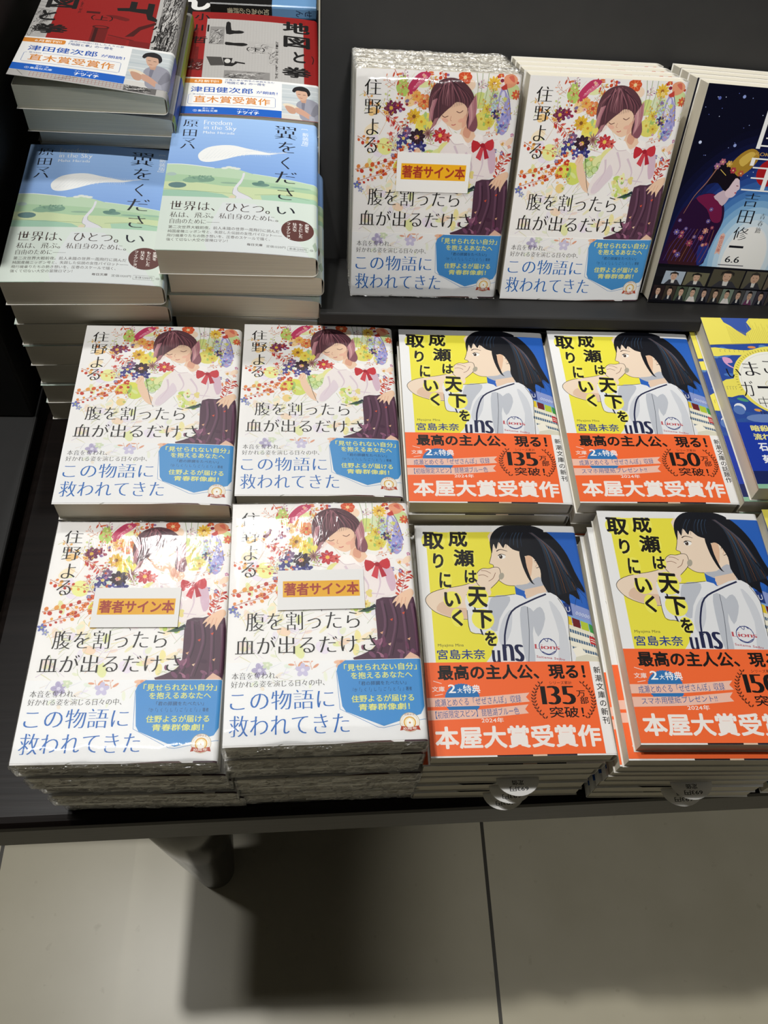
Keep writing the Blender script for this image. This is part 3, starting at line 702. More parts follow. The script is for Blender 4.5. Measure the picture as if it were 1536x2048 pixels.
    A.poly([(44, 98), (56, 99), (52, 88), (46, 76), (41, 80)], WS, smooth=3); A.stroke([(33.5, 99.5), (33.8, 86), (36.5, 73.6)], 1.0, NV)
    A.poly([(59, 100), (66, 97.5), (74, 101), (82, 101.8), (88, 96), (90.5, 84), (88.5, 70), (88, 50), (38, 50), (40, 60), (44, 70), (48, 84), (54, 93)], W, smooth=2)
    A.poly([(62, 92), (70, 88), (67, 74), (66, 55), (61, 55), (60, 72)], WS, smooth=3); A.poly([(80, 96), (86, 88), (88, 74), (87, 55), (80, 55), (83, 74)], 'D3D6DC', smooth=3); A.poly([(68, 86), (74, 92), (76, 84), (70, 72)], WS, smooth=3)
    A.poly([(50, 84), (56, 90), (54, 76), (48, 66), (46, 72)], 'D0D3DA', smooth=3)
    A.stroke([(79, 100.8), (68, 96), (56, 89), (50.5, 76), (49, 66)], 1.1, NV); A.stroke([(29, 100.5), (44, 99), (59.5, 100.8)], .35, OUT); A.stroke([(28.6, 90), (29.2, 76), (36, 74), (43, 70)], .35, OUT); A.stroke([(86, 98), (90.2, 88), (89.6, 76), (88, 55)], .35, OUT); A.stroke([(66, 92), (65, 76), (62, 55)], .35, '5A5E6A')
    A.tb('ns', 47.2, 56.3, 60.0, 67.2, NV, 'd', rot=-.04); A.tb('u', 40.6, 55.4, 45.6, 63.5, NV, 'd', rot=-.04)
    A.ring(75, 65.5, 5.3, .45, '33407E'); A.stroke([(70.5, 68), (73, 70.4), (77, 70.6), (79.6, 68.4)], .5, '33407E'); A.stroke([(73, 71), (75, 68.6), (76, 71), (78, 69)], .4, '33407E'); A.stroke([(71, 62.4), (75, 60.6), (79, 62.6)], .5, '33407E')
    A.ts('Lions', 66.6, 64.2, 4.6, 'C2545C', 'd', rot=-.05, w=15.4); A.ts('Saitama Seibu', 67, 58.6, 2.0, 'B8505A', 'b', rot=-.12, w=17)
    # title, tilted hand lettering on a yellow halo
    halo = 'F5EE62'
    chars = [('取', 4.2, 132.8, 18.6, 146.2), ('り', 9.9, 119.0, 17.2, 130.4), ('に', 12.9, 105, 20.8, 116.6), ('い', 14.9, 92, 25.6, 102.6), ('く', 18.6, 79.2, 25.8, 90.8),
             ('成', 20.9, 134.6, 33.8, 148.4), ('瀬', 23.1, 120.2, 36.9, 133.2), ('は', 28.9, 108.5, 37.4, 118.2), ('天', 29.6, 91.8, 42.3, 106.4), ('下', 31.2, 77.4, 44.2, 90.4), ('を', 37.2, 65.9, 45.1, 76.2)]
    for ch, a, b, c, d in chars: A.ell((a + c) / 2, (b + d) / 2, (c - a) * .53, (d - b) * .54, halo, n=18, same=ch != '取')
    for ch, a, b, c, d in chars: A.tb(ch, a + .3, b + .3, c - .3, d - .3, '171412', 'k', rot=-.05, same=ch != '取')
    A.tb('Miyajima Mina', 9.0, 65.6, 24.3, 67.9, '3A3F38', 'g'); A.tb('宮島未奈', 8.1, 57.9, 36.7, 64.3, '28408C', 'b')
    A.rect(-.2, 146.2, 50, 152, 'EDEDEC'); A.rect(84, 146.2, 107, 152, 'EDEDEC')
    A.poly([(58, 150.4), (64, 151.25), (76, 151.1), (84, 147), (84, 145.6), (56, 145.6)], H)
    A.poly([(37, -.1), (37, 1.1), (57, 1.1), (57, -.1)], '241D22'); A.poly([(57, -.1), (57, 1.1), (65, 1.1), (65, -.1)], 'E9CDB4'); A.poly([(65, -.1), (65, 1.1), (82, 1.1), (82, -.1)], '1C2030'); A.rect(82, -.1, 106, 1.1, 'F2F2F0'); A.rect(0, -.1, 37, 1.1, 'F2F2F0')
    return A

def art_girl_band(second):
    A = Art(); K = '191413'
    A.rect(98.5, -1, 112, 60, 'F4F3F0')
    A.tb('最高の主人公、現る！', 7.4, 45.0, 94.8, 54.4, K, 'k')
    A.ell(20.6, 32.9, 10.2, 9.8, '2F77B8', n=40); 
    for k in range(40): a = 2 * PI * k / 40; A.ell(20.6 + 10.2 * math.cos(a), 32.9 + 9.8 * math.sin(a), .5, .3, '2F77B8', a, 5, same=k > 0)
    A.tb('文庫', 3.5, 38.0, 10.8, 41.3, 'FBE9DF', 'b'); A.stroke([(4.5, 44.6), (9.3, 43.0)], .35, 'FBE9DF'); A.stroke([(4.8, 35.8), (9.6, 36.6)], .35, 'FBE9DF')
    A.tb('2', 12.8, 37.2, 17.2, 42.4, 'FFFFFF', 'b'); A.tb('大', 18.0, 37.2, 21.0, 40.2, 'FFFFFF', 'b'); A.tb('特典', 21.4, 36.9, 31.4, 42.0, 'FFFFFF', 'b')
    PK, BL = 'F6C6B2', '2F5F9C'
    A.poly([(0.1, 34.4), (30, 34.6), (59.8, 36.8), (57.4, 34.2), (59.4, 31.4), (30, 29.3), (0.1, 29.0)], PK); A.poly([(0.1, 27.0), (30, 27.2), (58.3, 29.8), (56, 27), (57.8, 24.5), (30, 21.9), (0.1, 21.2)], PK)
    A.tb('成瀬とめぐる「ぜぜさんぽ」収録', 4.5, 30.0, 54.4, 34.6, BL, 'g', rot=.04)
    if second: A.tb('スマホ用壁紙プレゼント!!', 5.0, 23.4, 48.5, 27.3, BL, 'g', rot=.04)
    else: A.tb('【初版限定スピン】琵琶湖ブルー色', 4.4, 23.0, 52.4, 27.4, BL, 'g', rot=.04)
    A.tb('2024年', 30.2, 19.3, 42.9, 22.3, 'FDEBE2', 'b'); A.tb('本屋大賞受賞作', 3.1, 4.7, 97.4, 17.6, 'FBF3EC', 'k');
    for sgn in (-1, 1):
        arc = [(79.4 + sgn * (17.6 - 5.2 * ((k - 5.5) / 5.5) ** 2), 21.4 + k * 1.9) for k in range(12)]
        A.stroke(arc, .22, '5E2A14', smooth=0)
        for px, py in arc:
            for d in (-1, 1): A.ell(px + d * .85, py + .5, 1.0, .42, '5E2A14', PI / 2 - d * .7, 8)
    A.tb('シリーズ累計', 72.2, 41.6, 85.6, 43.6, K, 'g'); A.tb('150' if second else '135', 66.4, 29.5, 86.6, 40.7, K, 'd')
    A.tb('万', 87.4, 34.0, 92.6, 37.8, K, 'b'); A.tb('部', 88.9, 29.7, 93.9, 34.0, K, 'b'); A.tb('突破！', 70.0, 21.6, 90.0, 28.2, K, 'b')
    A.tv('新潮文庫の話題作' if second else '新潮文庫の新刊', 102.3, 52.8, 4.5, K, 'b', 1.0 if second else 1.13)
    return A

def art_slip():
    A = Art(); A.tb('定価', -3.4, 2.6, 3.6, 5.6, '2A2A30', 'b'); A.tb('693円', -6, 6.3, 5.4, 9.0, '2A2A30', 'b'); return A

def art_sky():
    A = Art(); R = random.Random(3)
    c0, c1 = lin('A3C6F2'), lin('7DA3DE')
    for i in range(18): A.rect(-.2, 150 - (i + 1) * 4.4, 130, 150 - i * 4.4, tuple(a + (b - a) * i / 17 for a, b in zip(c0, c1)), same=i > 0)
    hz = [(-.2, 90.5), (10, 90.8), (21, 89.5), (33, 87.4), (44, 88.2), (50, 87), (60, 83), (72, 81.5), (88, 79), (106, 76), (130, 74)]
    A.poly(hz + [(130, -.2), (-.2, -.2)], 'BAD3B4')
    A.stroke([(p[0], p[1] + .2) for p in hz[:4]], .7, 'E9EFE6'); A.stroke([(p[0], p[1] + .1) for p in hz[6:]], .5, 'D9E6DC')
    for (x, y) in [(40, 88), (43, 89.3), (46, 88.7), (49, 88)]: A.ell(x, y, 2.4, 1.2, 'DDE3DA', .1, 9)
    A.poly([(-.2, 80), (14, 79), (33, 78), (46, 77), (62, 76), (84, 73), (106, 70), (130, 69), (130, 60), (-.2, 62)], 'A9C9A4', smooth=0)
    A.poly([(-.2, 71), (18, 71.5), (40, 68), (70, 68), (106, 66), (130, 64), (130, 40), (-.2, 40)], 'C9D8AA'); A.poly([(-.2, 62), (22, 62), (40, 59), (46, 55), (38, 50), (-.2, 49)], '9FC6AE'); A.poly([(66, 60), (80, 62), (106, 60), (130, 60), (130, 40), (75, 44), (68, 52)], 'A8CDB2')
    A.poly([(-.2, 52), (30, 50), (40, 46), (52, 44), (70, 46), (106, 44), (130, 44), (130, -.2), (-.2, -.2)], 'B5D2BC')
    for (x, y, rx, ry, c) in [(23, 74.4, 9.5, 3.4, '7FA38C'), (18, 73, 6, 2.6, '86AB90'), (28, 75, 6, 3.4, '789C88'), (9, 67.5, 6.2, 3.2, '5F8080'), (44, 71.5, 6, 1, '8FAE96'), (4, 79.5, 3.4, 2, 'A9BEB8'), (66, 71.6, 6, 2, '6C9084'), (66, 74, 2.4, 2.2, '64897E'), (63, 72.4, 3.4, 1.6, '5E8478'), (79, 70, 7, .9, '89AD98'), (94, 71, 7, 1, '98BCA4')]:
        A.ell(x, y, rx, ry, c, 0, 14)
    for k in range(30): A.ell(R.uniform(15, 32), 76 + R.uniform(-1, 2.5), .8, .6, R.choice(['93B59C', '6E947E']), 0, 6, same=k > 0)
    A.stroke([(-.2, 63), (20, 61.5), (40, 60.5), (48, 60)], .3, '7E9A78'); A.stroke([(62, 60), (80, 62), (100, 59)], .3, '7E9A78')
    rd = 'DCDCE2'
    A.poly([(53, 83.4), (54.6, 83.2), (53.6, 77), (52.4, 72), (50, 67), (50.6, 63), (55.5, 59.5), (60, 56), (63, 50), (64, 40), (95, 8), (100, -.2), (30, -.2), (36, 34), (40, 46), (47.6, 52), (49.6, 57), (47, 60), (47.4, 66), (50, 72), (52.5, 78)], rd, smooth=2)
    A.poly([(64, 52), (72, 55), (80, 48), (76, 44), (66, 44)], 'D9CDB0', smooth=2); A.poly([(47, 53), (49, 57), (46, 58), (42, 50), (38, 46)], 'D9CDB0', smooth=2)
    A.stroke([(50.2, 67), (50.6, 63), (55.5, 59.5), (60.4, 56), (63, 50), (63.6, 44)], .25, '8A8C98'); A.stroke([(47.3, 66), (47, 60), (49.6, 57), (47.6, 52)], .25, '8A8C98')
    # feather
    A.poly([(20.6, 101), (22, 106), (27, 111.5), (36, 114.6), (45, 115), (54, 112.5), (62, 110.6), (72, 108.4), (77, 109), (70, 106.6), (60, 105.6), (52, 104), (46, 101.5), (38, 97.5), (29, 94.4), (23, 95.5)], 'F1F2F0', smooth=3)
    for k in range(18): x = 54 + k * 1.2; A.stroke([(x, 108.6), (x + 1.2, 112.4 - k * .1 + R.uniform(-1, 1))], .3, 'DDE6EE', .08, same=k > 0)
    for k in range(14): x = 54 + k * 1.3; A.stroke([(x, 107), (x + .8, 104.2 + R.uniform(-.8, .8))], .3, 'DDE6EE', .08, same=k > 0)
    for k in range(12): A.stroke([(24 + k * 2.6, 97.5 + k * .5), (27 + k * 2.7, 103 + k * .5), (30 + k * 3, 110 + k * .1)], .35, 'DCE0E2', .1, same=k > 0)
    A.stroke([(22, 98), (40, 105), (58, 107.6), (76, 109), (84, 111.4)], .3, 'FAFAF6'); A.stroke([(72, 108.8), (84, 111.6)], .3, 'E6ECF2')
    # lettering
    A.tb('原', 7.1, 136.0, 18.0, 144.5, '1A1C28', 'm'); A.tb('田', 8.0, 124.2, 17.6, 132.4, '1A1C28', 'm'); A.tb('マ', 8.2, 116.2, 17.1, 121.6, '1A1C28', 'm'); A.tb('ハ', 7, 109.4, 17.7, 115.0, '1A1C28', 'm')
    A.tb('Freedom', 22, 139.4, 42.4, 145.0, 'F6F8FA', 'm'); A.tb('in the Sky', 22.3, 131.9, 45.9, 138.3, 'F6F8FA', 'm'); A.tb('Maha Harada', 22.2, 128.2, 44.9, 131.2, 'F6F8FA', 'm')
    for ch, b in zip('翼をくださ', [(73.8, 127.5, 90.4, 143), (77, 111.2, 89.4, 124), (79.4, 92, 85.4, 106), (75.3, 75.6, 90.8, 88.6), (77.6, 57.4, 89.2, 70)]): A.tb(ch, *b, '181A26', 'm')
    A.tv('[新装版]', 96.6, 143, 5.0, 'F4F6F8', 'g', 1.0)
    return A

def art_sky_band():
    A = Art(); B = '3A2724'
    A.poly([(41, 50), (63, 50), (76, 36), (90, 20), (100, 0), (30, 0), (36, 34)], 'DADFDE', smooth=0); A.poly([(0, 20), (30, 12), (34, 0), (0, 0)], 'D8E2D8'); A.poly([(100, 30), (106, 24), (130, 24), (130, 36)], 'C2D6C4'); A.poly([(102, 12), (104, 16), (106, 10), (104, 6)], 'A9BCA8')
    A.tb('い', 77.6, 41.6, 90.0, 49.0, '181A26', 'm')
    A.tb('世界は、ひとつ。', 6.0, 40.4, 73, 50.0, B, 'm'); A.tb('私は、飛ぶ。私自身のために。', 6.9, 32.8, 78.8, 38.6, B, 'm'); A.tb('自由のために――', 7.4, 26.6, 40.0, 31.6, B, 'm')
    A.tb('第二次世界大戦前夜。前人未踏の世界一周飛行に挑んだ', 7.0, 21.4, 80, 24.6, B, 'g'); A.tb('純国産機ニッポン号と、失踪した伝説の女性パイロット――', 7.0, 17.3, 81.6, 20.3, B, 'g'); A.tb('飛行機乗りたちの熱き想いを、圧巻のスケールで描く、', 6.8, 13.0, 73.8, 16.0, B, 'g'); A.tb('強くて切ない大空の冒険ロマン！', 6.8, 9.0, 46.4, 12.0, B, 'g')
    A.tb('毎日文庫', 59.0, 7.0, 69.2, 9.4, B, 'b'); A.tb('定価1320円', 71.6, 6.4, 84.2, 8.8, '4A4644', 'g'); A.tb('本体1200円', 86.6, 5.8, 98, 8.2, '4A4644', 'g'); A.tb('⑩', 100.2, 5.8, 102.6, 8.0, '4A4644', 'g')
    A.stroke([(85.6, 5.0), (99.2, 5.0), (99.2, 9), (85.6, 9), (85.6, 5.0)], .2, '4A4644', smooth=0)
    A.ell(92, 25.8, 11, 11.0, '5E3530', n=36)
    for i, s in enumerate(['史実を', 'もとにした', '壮大な', 'フィクション']): A.tv(s, 98.2 - i * 4.1, 33.6, 3.1, 'F6F0EA', 'b', .98)
    return A

def person_photo(A, x, y, w, h):
    """a printed snapshot: a man in a grey shirt reading on a pale beach"""
    A.rect(x, y, x + w, y + h, 'C9D0D2')
    for k in range(7): A.rect(x, y + h * (.12 + .12 * k), x + w, y + h * (.15 + .12 * k), ['DCE0E0', 'B9C3C8', 'D4DADC'][k % 3])
    A.rect(x, y, x + w, y + h * .12, 'D9D6D0')
    f = lambda a, b: (x + w * a, y + h * b)
    A.poly([f(.36, .44), f(.5, .58), f(.66, .62), f(.86, .56), f(1, .4), f(1, 0.02), f(.52, 0.0), f(.42, .2)], '9A9AA6', smooth=3)
    A.poly([f(.5, .56), f(.58, .6), f(.56, .3), f(.5, .3)], '7C7C8A', smooth=2); A.poly([f(.86, .5), f(.98, .34), f(.8, .12), f(.72, .2)], '84848F', smooth=2)
    A.poly([f(.44, .62), f(.62, .62), f(.6, .5), f(.5, .5)], 'C49A82'); A.poly([f(.36, .84), f(.4, .64), f(.5, .56), f(.6, .6), f(.66, .72), f(.64, .86)], 'D2AA92', smooth=3)
    A.poly([f(.26, .82), f(.32, .93), f(.5, .98), f(.66, .92), f(.72, .78), f(.66, .7), f(.62, .82), f(.5, .84), f(.38, .84), f(.32, .78)], '221F22', smooth=3)
    A.stroke([f(.4, .74), f(.47, .74)], .5, '2E2424'); A.stroke([f(.53, .73), f(.6, .73)], .5, '2E2424'); A.stroke([f(.44, .64), f(.52, .63)], .5, '9A5A50')
    A.poly([f(.02, .4), f(.16, .44), f(.36, .38), f(.44, .3), f(.2, .26)], 'E6D9C2', smooth=2); A.poly([f(.08, .36), f(.24, .36), f(.36, .28), f(.32, .16), f(.18, .18)], 'C79A82', smooth=3); A.poly([f(.34, .34), f(.52, .3), f(.76, .12), f(.7, .04), f(.5, .14), f(.36, .2)], 'CDA08A', smooth=3)
    A.poly([f(.68, .16), f(.8, .12), f(.84, 0), f(.68, 0)], 'A9A9B4')

def art_map(lower):
    A = Art(); R = random.Random(21 if lower else 22); K = '171514'
    RED, GR = '961B19', 'B9B6B2'
    A.rect(-.2, -.2, 130, 152, RED if lower else GR)
    if lower:
        for k in range(14): A.rect(R.uniform(8, 70), R.uniform(139, 148), R.uniform(72, 95), R.uniform(139, 148), '8E1A18', same=k > 0)
        gx0, gx1, gy0, gy1 = 13, 93, 50, 138.5
        A.rect(gx0, 2, gx1, gy1, GR)
    else:
        gx0, gx1 = 14, 87; A.rect(14, 40, 87, 130, RED); gy0, gy1 = 2, 149
    for k in range(34): x = gx0 + k * 2.4; A.rect(x, 2, x + .18, gy1, 'A8A5A1' if lower else ('98201C' if x < gx1 else GR), same=k > 0)
    for k in range(52): y = 2 + k * 2.6; A.rect(gx0, y, gx1, y + .18, 'A8A5A1' if lower else '98201C', same=k > 0) if y < gy1 else None
    def engraving(x, y, w, h, n, dk='2A2726', lt='8E8B88'):
        A.rect(x, y, x + w, y + h, lt)
        for k in range(n): 
            a, b = x + R.uniform(0, w * .7), y + R.uniform(0, h * .8)
            A.stroke([(a, b), (a + R.uniform(0, w * .2), b + R.uniform(-h * .1, h * .2)), (min(x + w, a + R.uniform(2, w * .35)), b + R.uniform(0, h * .2))], R.uniform(.3, 1.0), R.choice([dk, dk, 'C9C6C2']), .2, same=k % 6 > 0)
    if lower:
        engraving(16, 99, 12, 27, 40); engraving(48, 88, 21, 17, 24, '6A6765', 'B3B0AC'); engraving(30, 49, 36, 12, 46); engraving(1, 60, 12, 16, 26, '2A0E0E', '6E1614'); engraving(64, 72, 7, 26, 18, '5A5755', 'B3B0AC')
        A.poly([(15, 80), (27, 80), (30, 68), (19, 67)], '4A4744'); A.poly([(28, 79), (36, 79), (35, 72), (40, 72), (46, 71), (46, 73), (38, 74.6), (36, 67), (30, 67)], '1F1C1B'); A.ell(32, 74.5, 2.4, 3.2, 'CFCCC6')
        A.poly([(29, 133.5), (32.5, 133), (33.6, 121.5), (40, 121.6), (44, 119.8), (42, 117), (36, 116), (29.4, 115.4)], K, smooth=2); A.poly([(29.4, 103), (36, 102), (44, 102.6), (47.5, 100.2), (43, 97.4), (36, 98), (29.6, 98.4)], K, smooth=2)
        tx, ax = 87.5, 8.5
        for ch, b in zip('地図と拳', [(75.6, 124.5, 98.5, 142.5), (76.4, 102, 98.4, 119.6), (84.4, 80, 94.4, 96), (75.2, 57.5, 99.2, 73)]): A.tb(ch, *b, K, 'k')
        for ch, b in zip('小川哲', [(2.4, 135.5, 15, 146.4), (2.2, 117.6, 15.2, 128.6), (2.6, 99.4, 14.6, 110)]): A.tb(ch, *b, K, 'b')
        A.tb('（下）', 46.6, 90.5, 61.4, 97, K, 'b')
        for k, ch in enumerate('THE MAP AND THE FIST'):
            if ch != ' ': A.tb(ch, 69.4, 54 + k * 2.75, 73, 56 + k * 2.75, '3A3735', 'b', rot=PI / 2, same=k > 0)
        for k in range(16): A.rect(5.6, 76 + k * 1.15, 8.4, 76.6 + k * 1.15, '2A0E0E', same=k > 0)
        A.stroke([(100, 80), (101, 87), (99.6, 92)], .8, '2A0E0E')
    else:
        engraving(90, 56, 16, 92, 220); engraving(0, 62, 12, 40, 60, '3A3735', 'B3B0AC')
        for k in range(6): A.stroke([(0, 92 + k * 5), (12, 86 + k * 6)], .3, '2A2726', same=k > 0)
        A.rect(44, 52, 55, 80, '6E1512'); A.rect(45.5, 52, 48, 79, '3A0C0A'); A.ell(49.5, 80, 6.2, 2.4, '4A0E0C'); A.ell(49.5, 80, 4.6, 1.5, '8C1A17'); A.rect(53, 52, 72, 58, '4A0E0C'); A.stroke([(56, 70), (75, 66)], 1, '5A100E'); A.poly([(68, 70), (74, 72), (78, 82), (88, 92), (88, 96), (76, 86), (72, 78)], '4A0E0C'); A.rect(72, 56, 87, 66, '7A1614')
        for k in range(10): A.rect(56, 56 + k * 1.2, 70, 56.5 + k * 1.2, '7A1614', same=k > 0)
        A.rect(36, 99, 46, 102, '4A0E0C'); A.poly([(50, 98), (58, 99), (68, 96), (66, 92), (56, 95)], '6E1512', smooth=2)
        A.poly([(58, 106), (57, 110), (66, 112), (66, 122), (71, 122), (71, 112), (79, 113), (79, 122), (84, 122), (84, 104), (88, 100), (88, 96), (81, 98), (79, 106), (66, 107)], K)
        for ch, b in zip('地図と拳', [(3, 124, 28, 141), (5, 103.5, 28, 120), (3.6, 84, 15.6, 99.5), (1.6, 64.5, 27.6, 79)]): A.tb(ch, *b, K, 'k')
        for ch, b in zip('小川哲', [(86, 82, 98, 93), (86.6, 66, 99, 77), (88, 51, 100, 62)]): A.tb(ch, *b, K, 'b')
        A.tb('（上）', 40.4, 89.5, 56.4, 97, '2A0A08', 'b')
        for k, ch in enumerate('THE MAP AND THE FIST'):
            if ch != ' ': A.tb(ch, 29.4, 98 + k * 2.5, 32.6, 100 + k * 2.5, '5A100E', 'b', rot=PI / 2, same=k > 0)
        A.stroke([(2, 12), (10, 2)], .3, '2A2726'); A.stroke([(30, 2), (44, 10)], .3, '2A2726'); A.stroke([(34, 2), (48, 10)], .3, '2A2726'); engraving(76, 1, 22, 9, 40, '1A1817', '6A6765')
    return A

def art_map_band(lower):
    A = Art(); BL = '1F56B4'; OR = 'DE8C36'
    person_photo(A, 75.5, 0.3, 31, 46.5)
    A.rect(75.5, 46.8, 107, 49.4, 'F4F3F0')
    A.poly([(-.2, 41.4), (28, 41.4), (29.2, 42.4), (29.2, 46.6), (28, 47.6), (-.2, 47.6)], OR)
    A.tb('6月新刊!!', 8, 42.7, 26.6, 46.3, 'FFF6E6', 'b')
    A.tb('正義の拳が戦争の惨劇を生む' if lower else '満洲の地図に託した人々の夢', 31.4, 46.0, 69.6, 48.4, '2A4A8C', 'g'); A.tb('『地図と拳』の一冊を', 31.4, 41.6, 62.6, 45.0, '2A4A8C', 'b')
    A.tb('津田健次郎', 5.6, 29.2, 53.2, 36.8, BL, 'b'); A.tb('が朗読！', 55.8, 30.4, 72.2, 34.4, BL, 'b'); A.tb('第168回', 7.6, 25.6, 15.8, 27.2, '2A4A8C', 'g')
    A.stroke([(6.4, 26.2), (5.2, 26), (4.6, 25), (4.6, 14), (5.6, 13), (69.4, 13), (70.6, 14), (70.6, 25.2), (69.6, 26.4), (17, 26.4)], .35, '6A83B8', smooth=0)
    A.tb('直木賞受賞作', 8.8, 15.2, 66.6, 24.4, OR, 'b')
    A.rect(-.2, 0.3, 75.5, 9.8, '1C63C6')
    A.tb('夏の一冊', 16, 6.8, 24.6, 8.6, 'EAF1FA', 'g'); A.ring(10.6, 4.6, 1.4, .25, 'EAF1FA'); A.tb('S', 10, 3.8, 11.2, 5.4, 'EAF1FA', 'g'); A.tb('集英社文庫', 12.8, 3.2, 27.4, 6.0, 'EAF1FA', 'b'); A.tb('よんで、どっぷり。', 42, 7.0, 58, 8.6, 'EAF1FA', 'g'); A.tb('ナツイチ', 42, 2.0, 58.4, 6.2, 'FFFFFF', 'k')
    return A

def art_stage():
    """deep blue cover with a generic costumed stage performer seen from the side"""
    A = Art(); R = random.Random(9)
    f = lambda x, y: (x - 5.6 - .045 * y, y)
    A.rect(-.2, -.2, 130, 152, '0C0D20')
    st = ['0D0E24', '0F112E', '111539', '141A47', '182357', '1C2D69', '22397C', '2A4A90', '355FA4', '4677B6', '5F92C8', '7FADD6', '9FC5E3', 'BDD8EC', 'D6E6F1', 'E6EDF3']
    for i, c in enumerate(st): A.ell(63, 46 - i * .6, 74 - i * 3.9, 82 - i * 3.9, c, 0, 48)
    A.ell(62, 36, 16, 24, 'F0F0EE', 0, 26)
    for k in range(34): A.ell(R.uniform(2, 62), R.uniform(92, 148), .3 + (.8 if k % 7 == 0 else 0), .3 + (.8 if k % 7 == 0 else 0), R.choice(['8FA0D8', 'C9D4F0', '5A68B0']), 0, 8, same=k % 5 > 0)
    A.poly([(0, 30), (4, 62), (9, 72), (15, 78), (22, 81), (30, 79), (36, 72), (38, 62), (36, 52), (34, 40), (30, 29), (0, 28)], '2A1234', smooth=3)
    A.poly([(14, 77), (22, 80.6), (30, 78.6), (35, 70), (36, 62), (30, 62), (24, 70)], '6E1C44', smooth=3); A.poly([(4, 44), (12, 50), (20, 44), (28, 30), (8, 29)], '3A1A22', smooth=3); A.poly([(26, 44), (33, 46), (34, 36), (29, 30)], '24307A', smooth=3)
    for k in range(16): flower(A, R.uniform(5, 33), R.uniform(34, 76), R.uniform(1.2, 2.6), 7, R.choice(['A8525E', 'C98A7A', '8A3A58', '6A5A9A']), 'E0C090', R.uniform(0, 1), .3)
    for k in range(10): A.stroke([(3 + k * 3, 32), (6 + k * 3, 44), (12 + k * 2.4, 56)], .35, R.choice(['8A5A40', '6A2A4A', '4A3A7A']), same=k > 0)
    A.poly([(26, 79), (32, 84), (38, 86), (37, 78), (34, 73), (30, 76)], 'C9B4C0', smooth=2)
    A.poly([(33, 83), (35, 92), (39, 94), (41.5, 89), (42.6, 85.4), (41.2, 83.6), (40.8, 81), (38.5, 79), (35, 79.4)], 'DCC6CE', smooth=3)
    A.stroke([(39.6, 87.2), (41.2, 87)], .5, '6A2034'); A.ell(40.5, 82.4, .7, .4, 'A81E34')
    A.poly([(15.6, 79), (17, 84), (20, 87), (26, 88), (33, 83), (37.5, 92), (41, 91), (38, 96), (33, 100), (24, 101), (20, 98), (20, 92)], '16101A', smooth=3)
    A.poly([(31, 100), (36, 108), (42, 111.6), (47, 110.4), (49.4, 106), (46, 99), (40, 93.6), (36, 95)], 'A8822F', smooth=3); A.poly([(36, 104), (42, 109.6), (46, 108), (40, 100)], 'D2B052', smooth=3)
    for (x, y, c) in [(22, 99, '9A6A90'), (25, 102, 'B06A7A'), (30, 101, 'C9A050'), (34, 97, 'A83A44'), (40, 95.4, 'B05A3A')]: flower(A, x, y, 2.2, 6, c, 'E9C890', 0, .36)
    A.stroke([(23, 99), (18, 88), (12, 78), (8, 66)], .8, '9A6A58', .3); A.stroke([(25, 97), (30, 93.4)], .4, 'E0C060')
    A.ell(60, 97, 9, 9, 'A81E24', 0, 30)
    A.tb('国', 44.8, 112, 74, 138, 'F2F2F0', 'm'); A.tb('宝', 43.8, 84.5, 74, 110, 'F2F2F0', 'm'); A.tb('KOKUHO', 46, 107.6, 66, 109.8, 'C9A050', 'mb')
    for ch, x, y in zip('吉田修一', (53.8, 53.8, 54, 54), (78.4, 66.6, 54.8, 45.2)): A.tb(ch, x - 5.4, y - (4.6 if ch != '一' else .8), x + 5.4, y + (4.6 if ch != '一' else .8), '191A22', 'm')
    A.tv('青春篇', 66, 70, 4.4, '191A22', 'm', 1.12)
    A.poly([(39.4, 38.8), (39.6, 53), (41.4, 54.6), (43.2, 53), (43.2, 38.8), (41.3, 40)], 'E3B9AC', smooth=0); A.tv('朝日文庫', 41.4, 52.6, 2.9, 'B04A3E', 'g', 1.05)
    A.tb('6.6', 48.8, 33.6, 59.6, 38.2, '191A22', 'mb'); A.rect(44.6, 31.2, 64, 31.9, '6A6A74')
    # two rows of small portrait photographs of anonymous people
    A.rect(-.2, -.2, 130, 29.6, '0B0B12'); A.poly([(0, 27), (130, 31), (130, 20), (0, 20)], '14141C')
    def head(x0, x1, y0, y1, bg, skin, hair, coat, sh):
        w, h = x1 - x0, y1 - y0; A.poly([(x0, y0), (x1, y0), (x1 + sh, y1), (x0 + sh, y1)], bg); X = (x0 + x1) / 2 + sh * .5
        A.poly([(X - w * .4, y0), (X - w * .2, y0 + h * .36), (X + w * .2, y0 + h * .36), (X + w * .4, y0)], coat); A.poly([(X - w * .07, y0 + h * .1), (X + w * .07, y0 + h * .1), (X + w * .09, y0 + h * .36), (X - w * .09, y0 + h * .36)], 'D9D6D0')
        A.ell(X, y0 + h * .62, min(w * .2, h * .24), h * .3, skin, 0, 14); A.poly([(X - w * .21, y0 + h * .62), (X - w * .2, y0 + h * .86), (X, y0 + h * .98), (X + w * .2, y0 + h * .86), (X + w * .21, y0 + h * .64), (X + w * .13, y0 + h * .8), (X - w * .13, y0 + h * .8)], hair)
        for s in (-1, 1): A.rect(X + s * w * .08 - .35, y0 + h * .62, X + s * w * .08 + .35, y0 + h * .65, '2A2020', same=s > 0)
        A.rect(X - w * .05, y0 + h * .45, X + w * .05, y0 + h * .47, '8A4A44')
    for x0, x1, bg, hr in [(6.4, 21.6, 'A9B6C4', '2A2420'), (22.6, 40, '6A6650', '1F1B1A'), (42, 66.4, '4E4A3C', '2A2624'), (67.6, 84, '5A5648', '3A3632'), (85, 101, '6A5E50', '2A2420')]: head(x0, x1, 14.6, 24.6 if x0 < 42 else 28, bg, 'C9A48C', hr, '34343C', 1.0)
